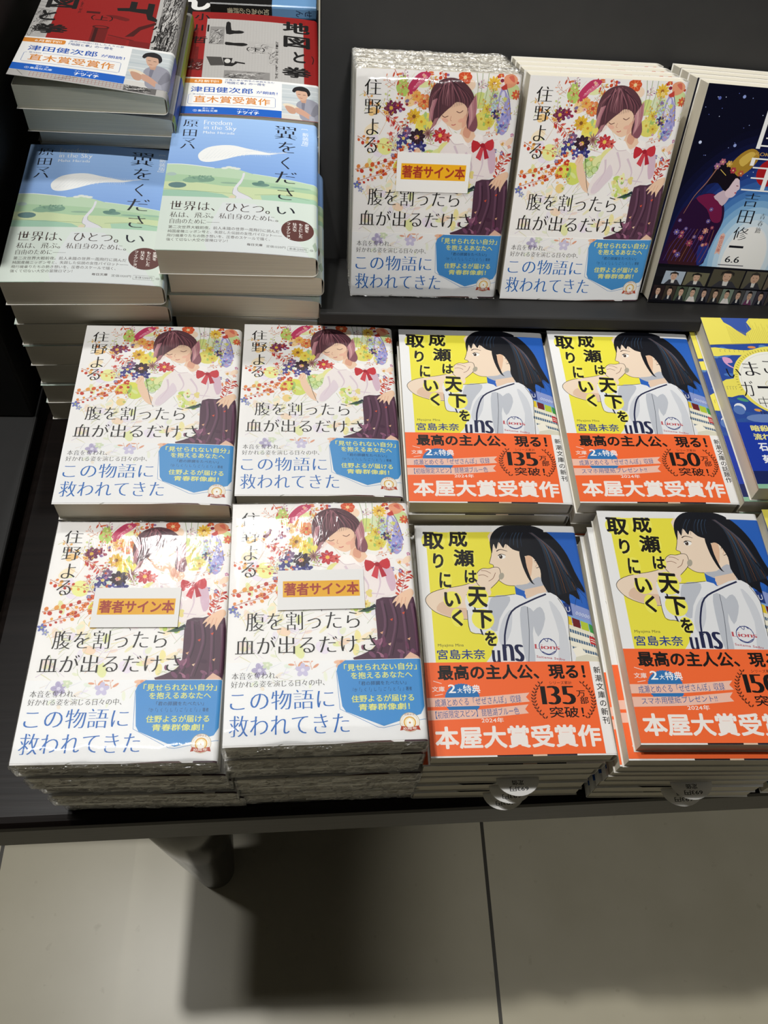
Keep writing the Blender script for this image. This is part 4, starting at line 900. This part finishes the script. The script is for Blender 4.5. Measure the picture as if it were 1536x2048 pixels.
    for k in range(11): head(1.2 + k * 8.9, 9.7 + k * 8.9, 2.2, 13.4, ['2A1E20', '3E362E', '4A5644', '6E7A6A', '3A3A40', '4A4438', '7A8878', '4A4A48', '6E7074', '3E3A44', '4A4440'][k], 'CDA890', '1F1A1A', ['1A1A22', '22242E', '2A2A30', 'E2DAD4', '1C1C24', '2A2A2E', 'E6E0DC', '20222C', '6A3A5A', '20222C', '2A2A30'][k], .5)
    return A

def art_music():
    """yellow and blue cover with a white disc and a yellow staff ribbon"""
    A = Art(); R = random.Random(4); Y = 'EDE060'; B = '2C4C9C'
    A.rect(-.2, -.2, 130, 152, B)
    A.poly([(-.2, 124), (40, 126), (130, 126), (130, 152), (-.2, 152)], '3A57A6')
    A.poly([(-.2, 123.6), (40, 126), (130, 126), (130, 152), (37, 152), (33, 147), (35, 140), (30, 136), (29, 133), (24, 138), (20, 143), (16, 146.4), (14.6, 152), (-.2, 152)], Y)
    for k in range(16): A.stroke([(17 + k * .9, 126), (17 + k * .9, 143 - k * .5)], .15, 'A89A3A', same=k > 0)
    for k in range(24): A.stroke([(31 + k * 1.4, 126), (31 + k * 1.4, 138 + (k * 7 % 11))], .15, 'A89A3A', same=k > 0)
    A.stroke([(-.2, 123.6), (40, 126), (130, 126)], .3, '2A3050')
    for k in range(60): A.ell(R.uniform(0, 106), R.uniform(52, 122), R.uniform(2, 6), R.uniform(1, 3), R.choice(['3E63B0', '24408A', '4F7ABE', '5B86B8', '2F559F', '4E8A8C']), R.uniform(-.4, .4), 12, same=k % 8 > 0)
    A.poly([(0, 121), (12, 120), (26, 119), (36, 122), (44, 123), (44, 119), (34, 117), (24, 114.5), (10, 114), (0, 113)], Y, smooth=3); A.poly([(-.2, 89), (8, 92), (20, 95), (20, 80), (8, 77), (-.2, 75.5)], Y, smooth=2)
    for k in range(9): A.stroke([(6 + k * 3.4, 117), (6 + k * 3.4, 119.4), (7.4 + k * 3.4, 119.4)], .2, '2A3050', same=k > 0, smooth=0)
    for k in range(4): A.stroke([(2 + k * 2, 82), (2 + k * 2, 85), (3.2 + k * 2, 85)], .2, '2A3050', same=k > 0, smooth=0)
    A.poly([(6, 112), (11, 111), (12, 107), (8, 106), (13, 101), (9, 103), (6, 107)], 'D9A0C8', smooth=3); A.ell(30, 122, 3, 1.2, 'E3904A'); A.ell(10, 73, 4, 1.4, '4E9A78', -.3); A.ell(18, 64, 2.6, 1.2, 'E0A04A', -.2); A.ell(6, 66, 4, 4, 'E6E9EE'); A.ell(5, 64, 4, 4, '5A7AB8'); A.ell(20, 57, 12, 3.6, '6A86BE')
    A.ell(40, 90, 31, 31, Y, 0, 50); A.ell(41, 89, 28.5, 29, 'F1F0E6', 0, 50); A.ring(41, 89, 27, .2, 'C9C6B2', 40)
    for k in range(24): a = PI * .5 + PI * k / 40; A.stroke([(41 + 29.4 * math.cos(a), 89 + 29.4 * math.sin(a)), (41 + 31 * math.cos(a), 89 + 31.4 * math.sin(a))], .4, '7A6A2A', same=k > 0, smooth=0)
    A.stroke([(31, 78), (33, 84), (30, 87), (33, 90), (32, 76)], .3, 'C9B45A')
    for ch, b in zip('いまこそ', [(5.4, 93, 15, 101.2), (18.4, 95, 29.4, 108), (33, 97, 42, 109), (46, 96, 57, 109)]): A.tb(ch, *b, '1B1B22', 'm')
    for ch, b in zip('ガーシュウィン', [(12.2, 76.4, 21, 90), (23.6, 83.4, 33, 85.6), (35, 77, 44, 89), (46, 77, 52, 84), (53, 77, 62, 90), (63, 77, 69, 84), (70, 77, 79, 89)]): A.tb(ch, *b, '1B1B22', 'm')
    for i, ch in enumerate('中山七里'): A.tb(ch, 21 + i * 9.4, 66.6, 28.6 + i * 9.4, 76, '1B1B22', 'l')
    A.tb('Novel', 19.4, 61, 30, 64.2, '1B1B22', 'g', rot=.12)
    A.rect(-.2, -.2, 130, 3.4, '8FC0A0')
    return A

def art_music_band():
    A = Art(); A.rect(-.2, 2, 130, 13.5, '16245E'); Y = 'F0E68A'
    A.tb('暗殺', 8.4, 45.6, 21, 51, Y, 'k'); A.tb('流れ', 8.4, 38.6, 20, 44, Y, 'k'); A.tb('石', 9.4, 29.4, 15.6, 36, 'F4F6FA', 'k'); A.tb('菊', 9.2, 19.4, 16, 26.4, 'F4F6FA', 'k')
    return A

def art_reading():
    A = Art(); A.rect(-.2, -.2, 130, 152, '171514')
    A.tb('ど', 70, 2, 104, 34, 'ECEAE6', 'k'); A.tb('ん', 70, 42, 104, 74, 'ECEAE6', 'k'); A.stroke([(48, 4), (54, 18), (50, 30)], 4, 'D9963A', 2); return A
# ------------------------------------------------------------------ the setting
def mat_floor():
    m, nt, b = new_mat('beige_stone_tile')
    L = nt.links.new
    tc = nt.nodes.new('ShaderNodeTexCoord')
    n1 = nt.nodes.new('ShaderNodeTexNoise'); n1.inputs['Scale'].default_value = 9; n1.inputs['Detail'].default_value = 8
    n2 = nt.nodes.new('ShaderNodeTexNoise'); n2.inputs['Scale'].default_value = 60; n2.inputs['Detail'].default_value = 4
    L(tc.outputs['Object'], n1.inputs['Vector']); L(tc.outputs['Object'], n2.inputs['Vector'])
    r = nt.nodes.new('ShaderNodeValToRGB'); r.color_ramp.elements[0].position = .3; r.color_ramp.elements[1].position = .72
    r.color_ramp.elements[0].color = (*lin('C8C0A6'), 1); r.color_ramp.elements[1].color = (*lin('D3CBB2'), 1)
    L(n1.outputs['Fac'], r.inputs[0])
    r2 = nt.nodes.new('ShaderNodeValToRGB'); r2.color_ramp.elements[0].position = .25; r2.color_ramp.elements[1].position = .33
    r2.color_ramp.elements[0].color = (.86, .85, .82, 1); r2.color_ramp.elements[1].color = (1, 1, 1, 1)
    L(n2.outputs['Fac'], r2.inputs[0])
    mx = nt.nodes.new('ShaderNodeMix'); mx.data_type = 'RGBA'; mx.blend_type = 'MULTIPLY'; mx.inputs[0].default_value = 1
    L(r.outputs[0], mx.inputs[6]); L(r2.outputs[0], mx.inputs[7])
    sx = nt.nodes.new('ShaderNodeSeparateXYZ'); L(tc.outputs['Object'], sx.inputs[0])
    def grout(out, off):
        a = nt.nodes.new('ShaderNodeMath'); a.operation = 'ADD'; a.inputs[1].default_value = off; L(out, a.inputs[0])
        p = nt.nodes.new('ShaderNodeMath'); p.operation = 'PINGPONG'; p.inputs[1].default_value = 0.3; L(a.outputs[0], p.inputs[0])
        c = nt.nodes.new('ShaderNodeMath'); c.operation = 'LESS_THAN'; c.inputs[1].default_value = 0.0022; L(p.outputs[0], c.inputs[0])
        return c.outputs[0]
    g1, g2 = grout(sx.outputs['X'], -0.2125 + 0.6 * 8), grout(sx.outputs['Y'], 0.22 + 0.6 * 8)
    mm = nt.nodes.new('ShaderNodeMath'); mm.operation = 'MAXIMUM'; L(g1, mm.inputs[0]); L(g2, mm.inputs[1])
    m2 = nt.nodes.new('ShaderNodeMix'); m2.data_type = 'RGBA'; L(mm.outputs[0], m2.inputs[0]); L(mx.outputs[2], m2.inputs[6]); m2.inputs[7].default_value = (*lin('4A463E'), 1)
    L(m2.outputs[2], b.inputs['Base Color'])
    b.inputs['Roughness'].default_value = 0.33; b.inputs['Specular IOR Level'].default_value = 0.45
    return m
v, f = box_geo(-2.6, 2.6, -2.2, 2.6, -0.06, 0.0)
o = link_mesh('floor', v, f, mat_floor()); o['kind'] = 'structure'

v, f = box_geo(-2.6, 2.6, -2.2, 2.6, 2.78, 2.84)
o = link_mesh('ceiling', v, f, mat_plain('white_ceiling', 'D8D6D0', 0.8, ((3, 3, 3), 0.03))); o['kind'] = 'structure'
# table with two visible edges
TZ = 0.599
tbl = bpy.data.objects.new('display_table', None); C.objects.link(tbl); tbl.location = (0.3, 0.6, 0)
tag(tbl, 'dark stained wooden table carrying all the book stacks', 'table')
poly = [(-0.2195, 0.1300), (0.92, 0.157), (0.92, 1.10), (-0.2110, 1.10)]
V = [(x - .3, y - .6, z) for z in (TZ - 0.047, TZ) for x, y in poly]
o = link_mesh('tabletop', V, [(3, 2, 1, 0), (4, 5, 6, 7), (0, 1, 5, 4), (1, 2, 6, 5), (2, 3, 7, 6), (3, 0, 4, 7)], WOOD, tbl); bevel(o, 0.007, 3)
def table_leg(x, y):
    n = 28; V = []; F = []
    prof = [(0.0205, 0.0), (0.0225, 0.002), (0.0395, 0.25), (0.058, TZ - 0.0475)]
    for r, z in prof: V += [(x - .3 + r * math.cos(2 * PI * i / n), y - .6 + r * math.sin(2 * PI * i / n), z) for i in range(n)]
    for k in range(len(prof) - 1):
        for i in range(n): j = (i + 1) % n; F.append((k * n + i, k * n + j, (k + 1) * n + j, (k + 1) * n + i))
    F += [tuple(range(n))[::-1], tuple(range((len(prof) - 1) * n, len(prof) * n))]
    link_mesh('leg', V, F, LEGM, tbl, True)
for x, y in ((-0.1245, 0.2215), (0.80, 0.245), (-0.12, 1.0), (0.80, 1.0)): table_leg(x, y)

# black stepped easel riser behind the front rows
rs = bpy.data.objects.new('display_riser', None); C.objects.link(rs); rs.location = (0.34, 0.62, TZ)
tag(rs, 'black easel riser with a narrow ledge and tall leaning back board', 'display stand')
X0, X1 = 0.0, 0.74
LE = math.radians(70)
b0 = (0.4745, CZ - 0.4335)                          # front lower edge of the standing books
nrm = (math.sin(LE), -math.cos(LE)); upv = (math.cos(LE), math.sin(LE))
def yz(a, d): return (b0[0] + upv[0] * a + nrm[0] * d, b0[1] + upv[1] * a + nrm[1] * d)
def prism(name, pts, x0, x1, mat, par):
    n = len(pts); ox, oy, oz = par.location
    V = [(x - ox, p[0] - oy, p[1] - oz) for x in (x0, x1) for p in pts]
    F = [tuple(range(n)), tuple(range(2 * n - 1, n - 1, -1))] + [(i, i + n, (i + 1) % n + n, (i + 1) % n) for i in range(n)]
    me_o = link_mesh(name, V, F, mat, par)
    import bmesh
    bm = bmesh.new(); bm.from_mesh(me_o.data); bmesh.ops.recalc_face_normals(bm, faces=bm.faces); bm.to_mesh(me_o.data); bm.free()
    return me_o
D = 0.0765
led = [yz(-0.0006, D + .001), yz(-0.0006, -0.0295), yz(-0.0092, -0.0295), yz(-0.012, -0.0215), yz(-0.012, D + .001)]
o = prism('ledge', led, X0, X1, BOARD, rs); bevel(o, 0.0012, 2)
brd = [yz(-0.012, D + .0015), yz(0.20, D + .0015), yz(0.20, D + .014), yz(-0.012, D + .014)]
o = prism('back_board', brd, X0, X1, BOARD, rs); bevel(o, 0.0008, 1)
base = [(0.458, TZ + .0002), (0.458, yz(-0.0125, -0.016)[1] - .003), yz(-0.0125, D + .012), yz(0.19, D + .0145), (0.72, yz(0.19, D)[1]), (0.72, TZ + .0002)]
prism('plinth_body', base, X0 + .003, X1, BOARD, rs)
edg = [yz(-0.012, D + .003), yz(0.20, D + .003), yz(0.20, D + .0125), yz(-0.012, D + .0125)]
prism('raw_edge', edg, X0 - .0012, X0 - .0001, BOARD_EDGE, rs)['label'] = 'pale raw edge of the back board'

# neighbouring black fixture on the left
nb = bpy.data.objects.new('display_plinth', None); C.objects.link(nb); nb.location = (-0.5, 0.62, 0)
tag(nb, 'low black display plinth standing left of the table with a raised back step', 'display stand')
def boxp(name, x0, x1, y0, y1, z0, z1, mat, par):
    ox, oy, oz = par.location; v, f = box_geo(x0 - ox, x1 - ox, y0 - oy, y1 - oy, z0 - oz, z1 - oz); return link_mesh(name, v, f, mat, par)
bevel(boxp('plinth_body', -0.80, -0.2245, 0.285, 1.10, 0.0, TZ - 0.004, BOARD, nb), .002)
bevel(boxp('back_step', -0.80, -0.226, 0.449, 1.10, TZ - 0.0036, TZ + 0.30, BOARD, nb), .002)

# ------------------------------------------------------------------ book kinds
def U_front(w): return w - 1.0
class Kind: pass
def kind(w, h, t, droop, x0f, rc, ground, spine, back, art, band=None, mat=INK, lift=None, name='paperback_book'):
    k = Kind(); k.w, k.h, k.t, k.name = w, h, t, name
    pr = profile(w, t, droop, x0f, rc, 0.0); ue = pr[2][14 + 3]
    us = pr[2][14 + 6 + 3]
    k.cover = sheet('cover', pr, 0.0, h, [(0, ue, ground), (ue, us, spine), (us, pr[2][-1], back)], art, mat, lift=lift)
    k.pages = page_block('page_block', w, h, t, droop, x0f, rc)
    k.parts = [('cover', k.cover, (0, 0, 0)), ('page_block', k.pages, (0, 0, 0))]
    k.band = None
    if band:
        y0, y1, g, bart, gs = band
        pb = profile(w, t, droop, x0f, rc, 0.16); ueb = pb[2][17]; ub = pb[2][23]
        k.band = sheet('paper_band', pb, y0, y1, [(0, ueb, g), (ueb, ub, gs), (ub, pb[2][-1], g)], bart, mat, th=.12, lift=lift)
        k.parts.append(('paper_band', k.band, (0, 0, 0)))
    return k

def book(k, label, group, loc, yaw=0.0, lean=0.0, flip=False, extra=()):
    """loc = lower left corner of the back cover (world); flip turns the book head to tail about its centre"""
    r = bpy.data.objects.new(k.name, None); C.objects.link(r); r.empty_display_size = .02
    if flip:
        c, s = math.cos(yaw), math.sin(yaw)
        loc = (loc[0] + (k.w * c - k.h * s) / 1000, loc[1] + (k.w * s + k.h * c) / 1000, loc[2]); yaw += PI
    r.location = loc; r.rotation_euler = (lean, 0, yaw)
    r['label'] = label; r['category'] = 'book'; r['group'] = group
    for nm, me, off in list(k.parts) + list(extra):
        o = bpy.data.objects.new(nm, me); C.objects.link(o); o.parent = r; o.location = off
        if nm == 'sign_label': o['label'] = 'white paper sticker with a yellow stripe and red lettering'
        if nm == 'shrink_film': o['label'] = 'clear crinkled plastic wrapping'
        if nm == 'price_slip': o['label'] = 'white half round sales slip sticking out of the book'
    return r

kf = kind(106.0, 149, 17.2, 2.4, .55, 3.2, 'F5F3F0', 'EFEDE9', 'F2F0EC', art_flowers(), (0.9, 46.2, 'F4F4F3', art_flower_band(), 'F0F0EE'), lift=None)
kfw = kind(106.0, 149, 17.2, 0.6, .6, 2.6, 'F5F3F0', 'EFEDE9', 'F2F0EC', art_flowers(), (0.9, 46.2, 'F4F4F3', art_flower_band(), 'F0F0EE'))
gA = art_girl()
kn1 = kind(105.6, 151, 12.4, 1.0, .6, 2.4, 'F2F2F1', 'F2F2F1', 'F2F2F1', gA, (0.9, 56.0, 'FC6E36', art_girl_band(False), 'F4F3F0'))
kn2 = kind(105.6, 151, 12.4, 1.0, .6, 2.4, 'F2F2F1', 'F2F2F1', 'F2F2F1', gA, (0.9, 56.0, 'FC6E36', art_girl_band(True), 'F4F3F0'))
ks = kind(106.0, 149, 20.0, 4.2, .25, 4.2, '8DB3E8', 'A9C6DE', 'B5CFE4', art_sky(), (0.3, 55.0, 'D5E0D6', art_sky_band(), 'C2D8E6'))
lft = lambda x, y: 7.5 * max(0.0, 1 - x / 100) ** 1.3 * max(0.0, 1 - y / 120) ** 1.5
km1 = kind(105.6, 149, 17.6, 4.5, .2, 3.6, 'B9B6B2', 'A9BE3A', 'B9B6B2', art_map(False), (8.0, 57.5, 'F6F5F2', None, '1F56B4'), lift=lft)
km2 = kind(105.6, 149, 17.4, 4.5, .2, 3.6, '961B19', 'A9BE3A', 'B9B6B2', art_map(True), (0.4, 49.6, 'F6F5F2', art_map_band(True), '1F56B4'))
# the band of the upper volume sits a little higher on its cover
pb = profile(105.6, 17.6, 4.5, .2, 3.6, 0.16)
b1 = sheet('paper_band', pb, 8.0, 57.5, [(0, pb[2][17], 'F6F5F2'), (pb[2][17], pb[2][23], '1F56B4'), (pb[2][23], pb[2][-1], 'F6F5F2')], art_map_band(False), INK, th=.12, lift=lft, yoff=8.0)
km1.parts[2] = ('paper_band', b1, (0, 0, 0))
km1p = Kind(); km1p.__dict__.update(km1.__dict__)      # upper volume with its cover lying flat
km1p.name = 'paperback_book'
km1f = kind(105.6, 149, 17.6, 4.5, .2, 3.6, 'B9B6B2', 'A9BE3A', 'B9B6B2', None, (8.0, 57.5, 'F6F5F2', None, '1F56B4'))
kk = kind(105.6, 149, 17.4, 0.6, .6, 2.0, '14162E', '14162E', '14162E', art_stage(), None, INK_GLOSS)
kg = kind(105.6, 151, 13.4, 0.8, .6, 2.4, '2C4C9C', '2C4C9C', '2C4C9C', art_music(), (3.6, 53.2, '1B3AA6', art_music_band(), '1B3AA6'))
kr = kind(105.6, 149, 14.0, 0.6, .6, 2.0, '171514', '171514', '171514', art_reading(), None)

# book whose spine faces the aisle (black jacket, blue band)
def spine_book():
    w, h, t = 91.0, 105.6, 10.6
    k = Kind(); k.w, k.h, k.t, k.name = w, h, t, 'paperback_book'
    A = Art(); A.t = []
    pts = lambda z0, z1: None
    V = []; F = []; K = []
    bk, bl = lin('1B1A19'), lin('6E9AC6')
    def quad(a, b, c, d, col): i = len(V); V.extend([a, b, c, d]); F.append((i, i + 1, i + 2, i + 3)); K.append(col)
    P = [(h, t), (2.0, t), (0.6, t - .6), (0.0, t - 2), (0.0, 2.0), (0.6, .6), (2.0, 0), (h, 0)]
    for x0, x1, col, ln in ((0, w, bk, 0.0), (53, w + .2, bl, .14)):
        Q = [(p[0] - ln if p[0] < 1 else p[0], p[1] + (ln if p[1] > t / 2 else -ln)) for p in P]
        for a, b in zip(Q, Q[1:]):
            quad((x0, a[0], a[1]), (x0, b[0], b[1]), (x1, b[0], b[1]), (x1, a[0], a[1]), col)
    for (s, xr, z0, z1, col, stp) in (('知る為の必読書', 50.5, 2.6, 8.0, 'D9CDB0', 5.2), ('せん', 88, 2.2, 8.4, '2A3A5A', 7.5)):
        for i, ch in enumerate(s):
            vs, tr, xm = glyph(ch, 0.01); c = lin(col)
            for t3 in tr:
                q = []
                for j in t3:      # characters lie on their side, heads to the right
                    gx, gy = vs[j]; q.append((xr - i * stp - (0.85 - gy) * stp, -.17, z0 + (1 - gx) * (z1 - z0)))
                i0 = len(V); V.extend(q); F.append((i0, i0 + 1, i0 + 2)); K.append(c)
    me = bpy.data.meshes.new('cover'); me.from_pydata([(a / 1000, b / 1000, c / 1000) for a, b, c in V], [], F); me.update()
    at_ = me.attributes.new('ink', 'FLOAT_COLOR', 'CORNER'); buf = []
    for f_, kc in zip(F, K): buf += [kc[0], kc[1], kc[2], 1.0] * len(f_)
    at_.data.foreach_set('color', buf); me.materials.append(INK_GLOSS)
    v, f = box_geo(.0006, (w - .6) / 1000, .0012, (h - .8) / 1000, .0004, (t - .4) / 1000)
    pm = bpy.data.meshes.new('page_block'); pm.from_pydata(v, [], f); pm.update(); pm.materials.append(PAGES)
    k.parts = [('cover', me, (0, 0, 0)), ('page_block', pm, (0, 0, 0))]
    return k
ksp = spine_book()

# film and sticker meshes
films = [film_mesh(106.0, 149, 17.2, s) for s in (1, 2, 3)]
def sticker():
    P = [(0, 0.16), (49.2, 0.16)]; N = [(0, 1), (0, 1)]; U = [0, 49.2]
    return sheet('sign_label', (P, N, U), 0, 25.4, [(0, 50, 'F3F2EF')], art_signed_label(), INK, th=.12)
lab = sticker()
def slip():
    A = art_slip(); V = []; F = []; K = []; n = 16
    base = lin('F1F0EC')
    out = [(-13, -26)] + [(-13 + 0 * 1, 0)] + [(13 * math.cos(PI - PI * i / n), 10.4 * math.sin(PI * i / n)) for i in range(1, n)] + [(13, 0), (13, -26)]
    for z in (0.0, -0.12): 
        i = len(V); V += [(x, y, z) for x, y in out]; F.append(tuple(range(i, i + len(out))) if z < 0 else tuple(range(i + len(out) - 1, i - 1, -1))); K.append(base)
    for (a, b, c, col, L) in A.t:
        i = len(V); V += [(p[0], p[1] - 1.5, .02) for p in (a, b, c)]; F.append((i, i + 1, i + 2)); K.append(col)
    me = bpy.data.meshes.new('price_slip'); me.from_pydata([tuple(q / 1000 for q in p) for p in V], [], F); me.update()
    at_ = me.attributes.new('ink', 'FLOAT_COLOR', 'CORNER'); buf = []
    for f_, kc in zip(F, K): buf += [kc[0], kc[1], kc[2], 1.0] * len(f_)
    at_.data.foreach_set('color', buf); me.materials.append(INK)
    return me
slipm = slip()
bpy.data.objects.remove(_fo)

# ------------------------------------------------------------------ stacks
ORD = ['topmost', 'second', 'third', 'fourth', 'fifth', 'sixth', 'seventh', 'eighth', 'ninth', 'tenth', 'eleventh', 'twelfth']
RJ = random.Random(17)
def stack(k, n, x, y, ztop, yaw, top_label, low_label, group, jit=1.2, extra=None, shift=None, kinds=None, flips=(), gap=None, top_yaw=None):
    """n books, topmost with its front at ztop (height relative to the camera) ; lower_label has {} for the rank"""
    H = CZ + ztop - TZ
    g = H / n
    for i in range(n):
        kd = (kinds or {}).get(i, k)
        s = (kd.t / 1000) if i == 0 else g
        zb = CZ + ztop - k.t / 1000 - (i * (H - k.t / 1000) / (n - 1) if n > 1 else 0) + (0.0004 if i == n - 1 else 0)
        dx, dy, da = (0, 0, 0) if i == 0 else (RJ.uniform(-jit, jit) / 1000, RJ.uniform(-jit, jit) / 1000, RJ.uniform(-.6, .6))
        if shift and i in shift: dx, dy = shift[i][0] / 1000, shift[i][1] / 1000; da = 0
        elif shift and i > 0 and 'rest' in shift: dx += shift['rest'][0] / 1000; dy += shift['rest'][1] / 1000
        ex = extra(i) if extra else ()
        r = book(kd, top_label if i == 0 else low_label.format(ORD[i]), group, (x + dx, y + dy, zb), math.radians(yaw + (0 if i == 0 else da)), 0, i in flips, ex)
        if i > 0 and (H - k.t / 1000) / (n - 1) < k.t / 1000: r.scale.z = ((H - k.t / 1000) / (n - 1) - 0.0002) / (kd.t / 1000)

def film_of(i): return ('shrink_film', films[i % 3], (0, 0, 0))
GF = 'flower covered novels on the table'
stack(kf, 6, -0.1588, 0.2921, -0.4353, 0.45, 'unwrapped flower girl novel on the left of the middle row', '{} book down in the unwrapped flower novel stack at left of the middle row', GF)
stack(kf, 6, -0.0520, 0.3036, -0.4424, 0.42, 'unwrapped flower girl novel between its left twin and the orange banded novels', '{} book down in the unwrapped flower novel stack beside the orange banded novels', GF)
GS = 'film wrapped signed copies'
stack(kfw, 5, -0.1583, 0.1407, -0.4512, -0.1, 'film wrapped signed flower novel on the front left corner stack', '{} wrapped book down in the front left corner stack', GS, 1.6,
      lambda i: (film_of(i),) + ((('sign_label', lab, (.0290, .0776, .0180)),) if i == 0 else ()), shift={1: (3.0, -1.5), 2: (4.4, 1.0), 3: (6.2, -1.0), 4: (9.0, 1.0)})
stack(kfw, 6, -0.0483, 0.1421, -0.4334, 1.2, 'film wrapped signed flower novel on the taller front stack beside the orange bands', '{} wrapped book down in the taller front stack', GS, 1.6,
      lambda i: (film_of(i + 1),) + ((('sign_label', lab, (.0272, .0768, .0180)),) if i == 0 else ()), shift={1: (-.4, -1.0), 2: (-.6, 1.0), 3: (2.0, -.6), 4: (2.4, .8), 5: (3.6, 0.6)})
GN = 'yellow and blue girl novels with orange bands'
def slips(rng): return lambda i: ((('price_slip', slipm, (.040 + .0016 * i, .1505, .006)),) if i in rng else ())
stack(kn1, 8, 0.0565, 0.2987, -0.4415, -0.2, 'orange banded girl novel saying 135 in the middle row', '{} book down under the 135 novel of the middle row', GN)
stack(kn2, 8, 0.1645, 0.2967, -0.4380, -0.1, 'orange banded girl novel saying 150 in the middle row', '{} book down under the 150 novel of the middle row', GN)
stack(kn1, 6, 0.0618, 0.1441, -0.4626, 0.1, 'orange banded girl novel saying 135 in the front row', '{} book down in the front row stack under the 135 novel', GN, 1.0, slips((3, 4, 5)), shift={1: (-3.0, -.5), 2: (-3.4, .4), 3: (-3.4, .6), 4: (-4, -.2), 5: (-4.2, -.8)}, flips=(3, 4, 5))
stack(kn2, 8, 0.1733, 0.1431, -0.4429, -0.9, 'orange banded girl novel lying askew on the right front stack', '{} book down in the front row stack under the askew novel', GN, 1.0, slips((5, 6)), shift={1: (-3.6, -4.5), 2: (-4.8, -4.0), 3: (-4.2, -2.6), 4: (-4.4, -2), 5: (-5, -1.2), 6: (-5.2, -2), 7: (-5, -1.6)}, kinds={1: kn1, 2: kn1}, flips=(4, 5, 6, 7))
GM = 'yellow and blue music novels at the right edge'
stack(kg, 9, 0.2750, 0.2980, -0.4230, 0.0, 'music novel with white disc cover at the right edge of the middle row', '{} book down under the white disc music novel of the middle row', GM, 0.8, shift={1: (-3.6, -.6), 2: (-1.5, -1), 'rest': (-1, 0)})
stack(kg, 8, 0.2830, 0.1425, -0.4400, 0.0, 'music novel cut off by the right edge of the photo in the front row', '{} book down under the cut off music novel in the front row', GM, 0.8)
GB = 'blue sky novels on the left stacks'
stack(ks, 7, -0.2088, 0.4396, -0.3968, 2.1, 'sky and feather novel on the lower left stack', '{} book down under the left sky and feather novel', GB, 1.6, shift={1: (.5, 3), 2: (-1.5, 4), 3: (-1, 3.5), 'rest': (-.5, 4)})
stack(ks, 8, -0.1065, 0.4506, -0.3765, 0.3, 'sky and feather novel on the higher stack beside the black riser', '{} book down under the higher sky and feather novel beside the riser', GB, 1.0, shift={1: (4.0, 4.6), 2: (2.2, 3.6), 3: (4, 5), 'rest': (3.8, 4.6)})
GP = 'red and grey map novels behind the sky novels'
stack(km1, 11, -0.2124, 0.5770, -0.3440, -0.6, 'red map novel at the upper left with its cover lifting at the corner', '{} book down under the lifting red map novel', GP, 1.2, kinds={i: km1f for i in range(1, 11)}, shift={1: (2.5, 1.5), 2: (5, 14), 'rest': (1.5, 19)})
stack(km2, 9, -0.1045, 0.6080, -0.3800, 1.2, 'grey and red map novel behind the higher sky novel', '{} book down under the grey and red map novel', GP, 1.0, kinds={i: km1f for i in range(1, 9)}, shift={'rest': (1, 1)})
GK = 'black spined books at the very back'
stack(ksp, 14 if False else 12, -0.0950, 0.7780, -0.3830, 0.0, 'glossy black spined book with a blue band at the top of the photo', '{} black spined book down in the blue banded stack behind the map novels', GK, 0.5)
stack(kr, 9, -0.2030, 0.7700, -0.4060, 0.0, 'black book with big white letters mostly hidden at the top', '{} book down under the black book with big white letters', 'black books with white letters', 0.5)

# ------------------------------------------------------------------ books standing on the riser ledge
def standing(k, n, x, yaws, label, low, group, ext=None, dz=0.0):
    for i in range(n):
        a = LE; d = (k.t / 1000 + 0.0007) * (i + 1)
        loc = Vector((x, *yz(0.0004, d)))
        loc.x += (0.0 if i == 0 else RJ.uniform(-.001, .001))
        r = book(k, label if i == 0 else low.format(ORD[i]), group, loc, 0, 0, False, ext(i) if ext else ())
        up = Vector((math.sin(yaws) * -1, upv[0] * math.cos(yaws), upv[1] * math.cos(yaws)))
        z = Vector((0, -nrm[0], -nrm[1])); xx = up.cross(z).normalized(); up = z.cross(xx)
        Rm = Matrix((xx, up, z)).transposed().to_4x4()
        r.matrix_world = Matrix.Translation(loc) @ Rm
standing(kfw, 4, 0.0226, 0.0, 'film wrapped signed flower novel standing at the left of the riser ledge', '{} wrapped book behind the signed novel standing on the ledge', 'film wrapped copies standing on the riser', lambda i: (film_of(i),) + ((('sign_label', lab, (.0286, .0748, .0180)),) if i == 0 else ()))
standing(kf, 4, 0.1325, -0.004, 'unwrapped flower girl novel standing on the riser ledge', '{} book behind the unwrapped flower novel standing on the ledge', 'flower novels standing on the riser')
standing(kk, 4, 0.2445, -0.038, 'dark blue stage performer novel standing at the right of the ledge', '{} book behind the dark blue novel standing on the ledge', 'dark blue novels standing on the riser')
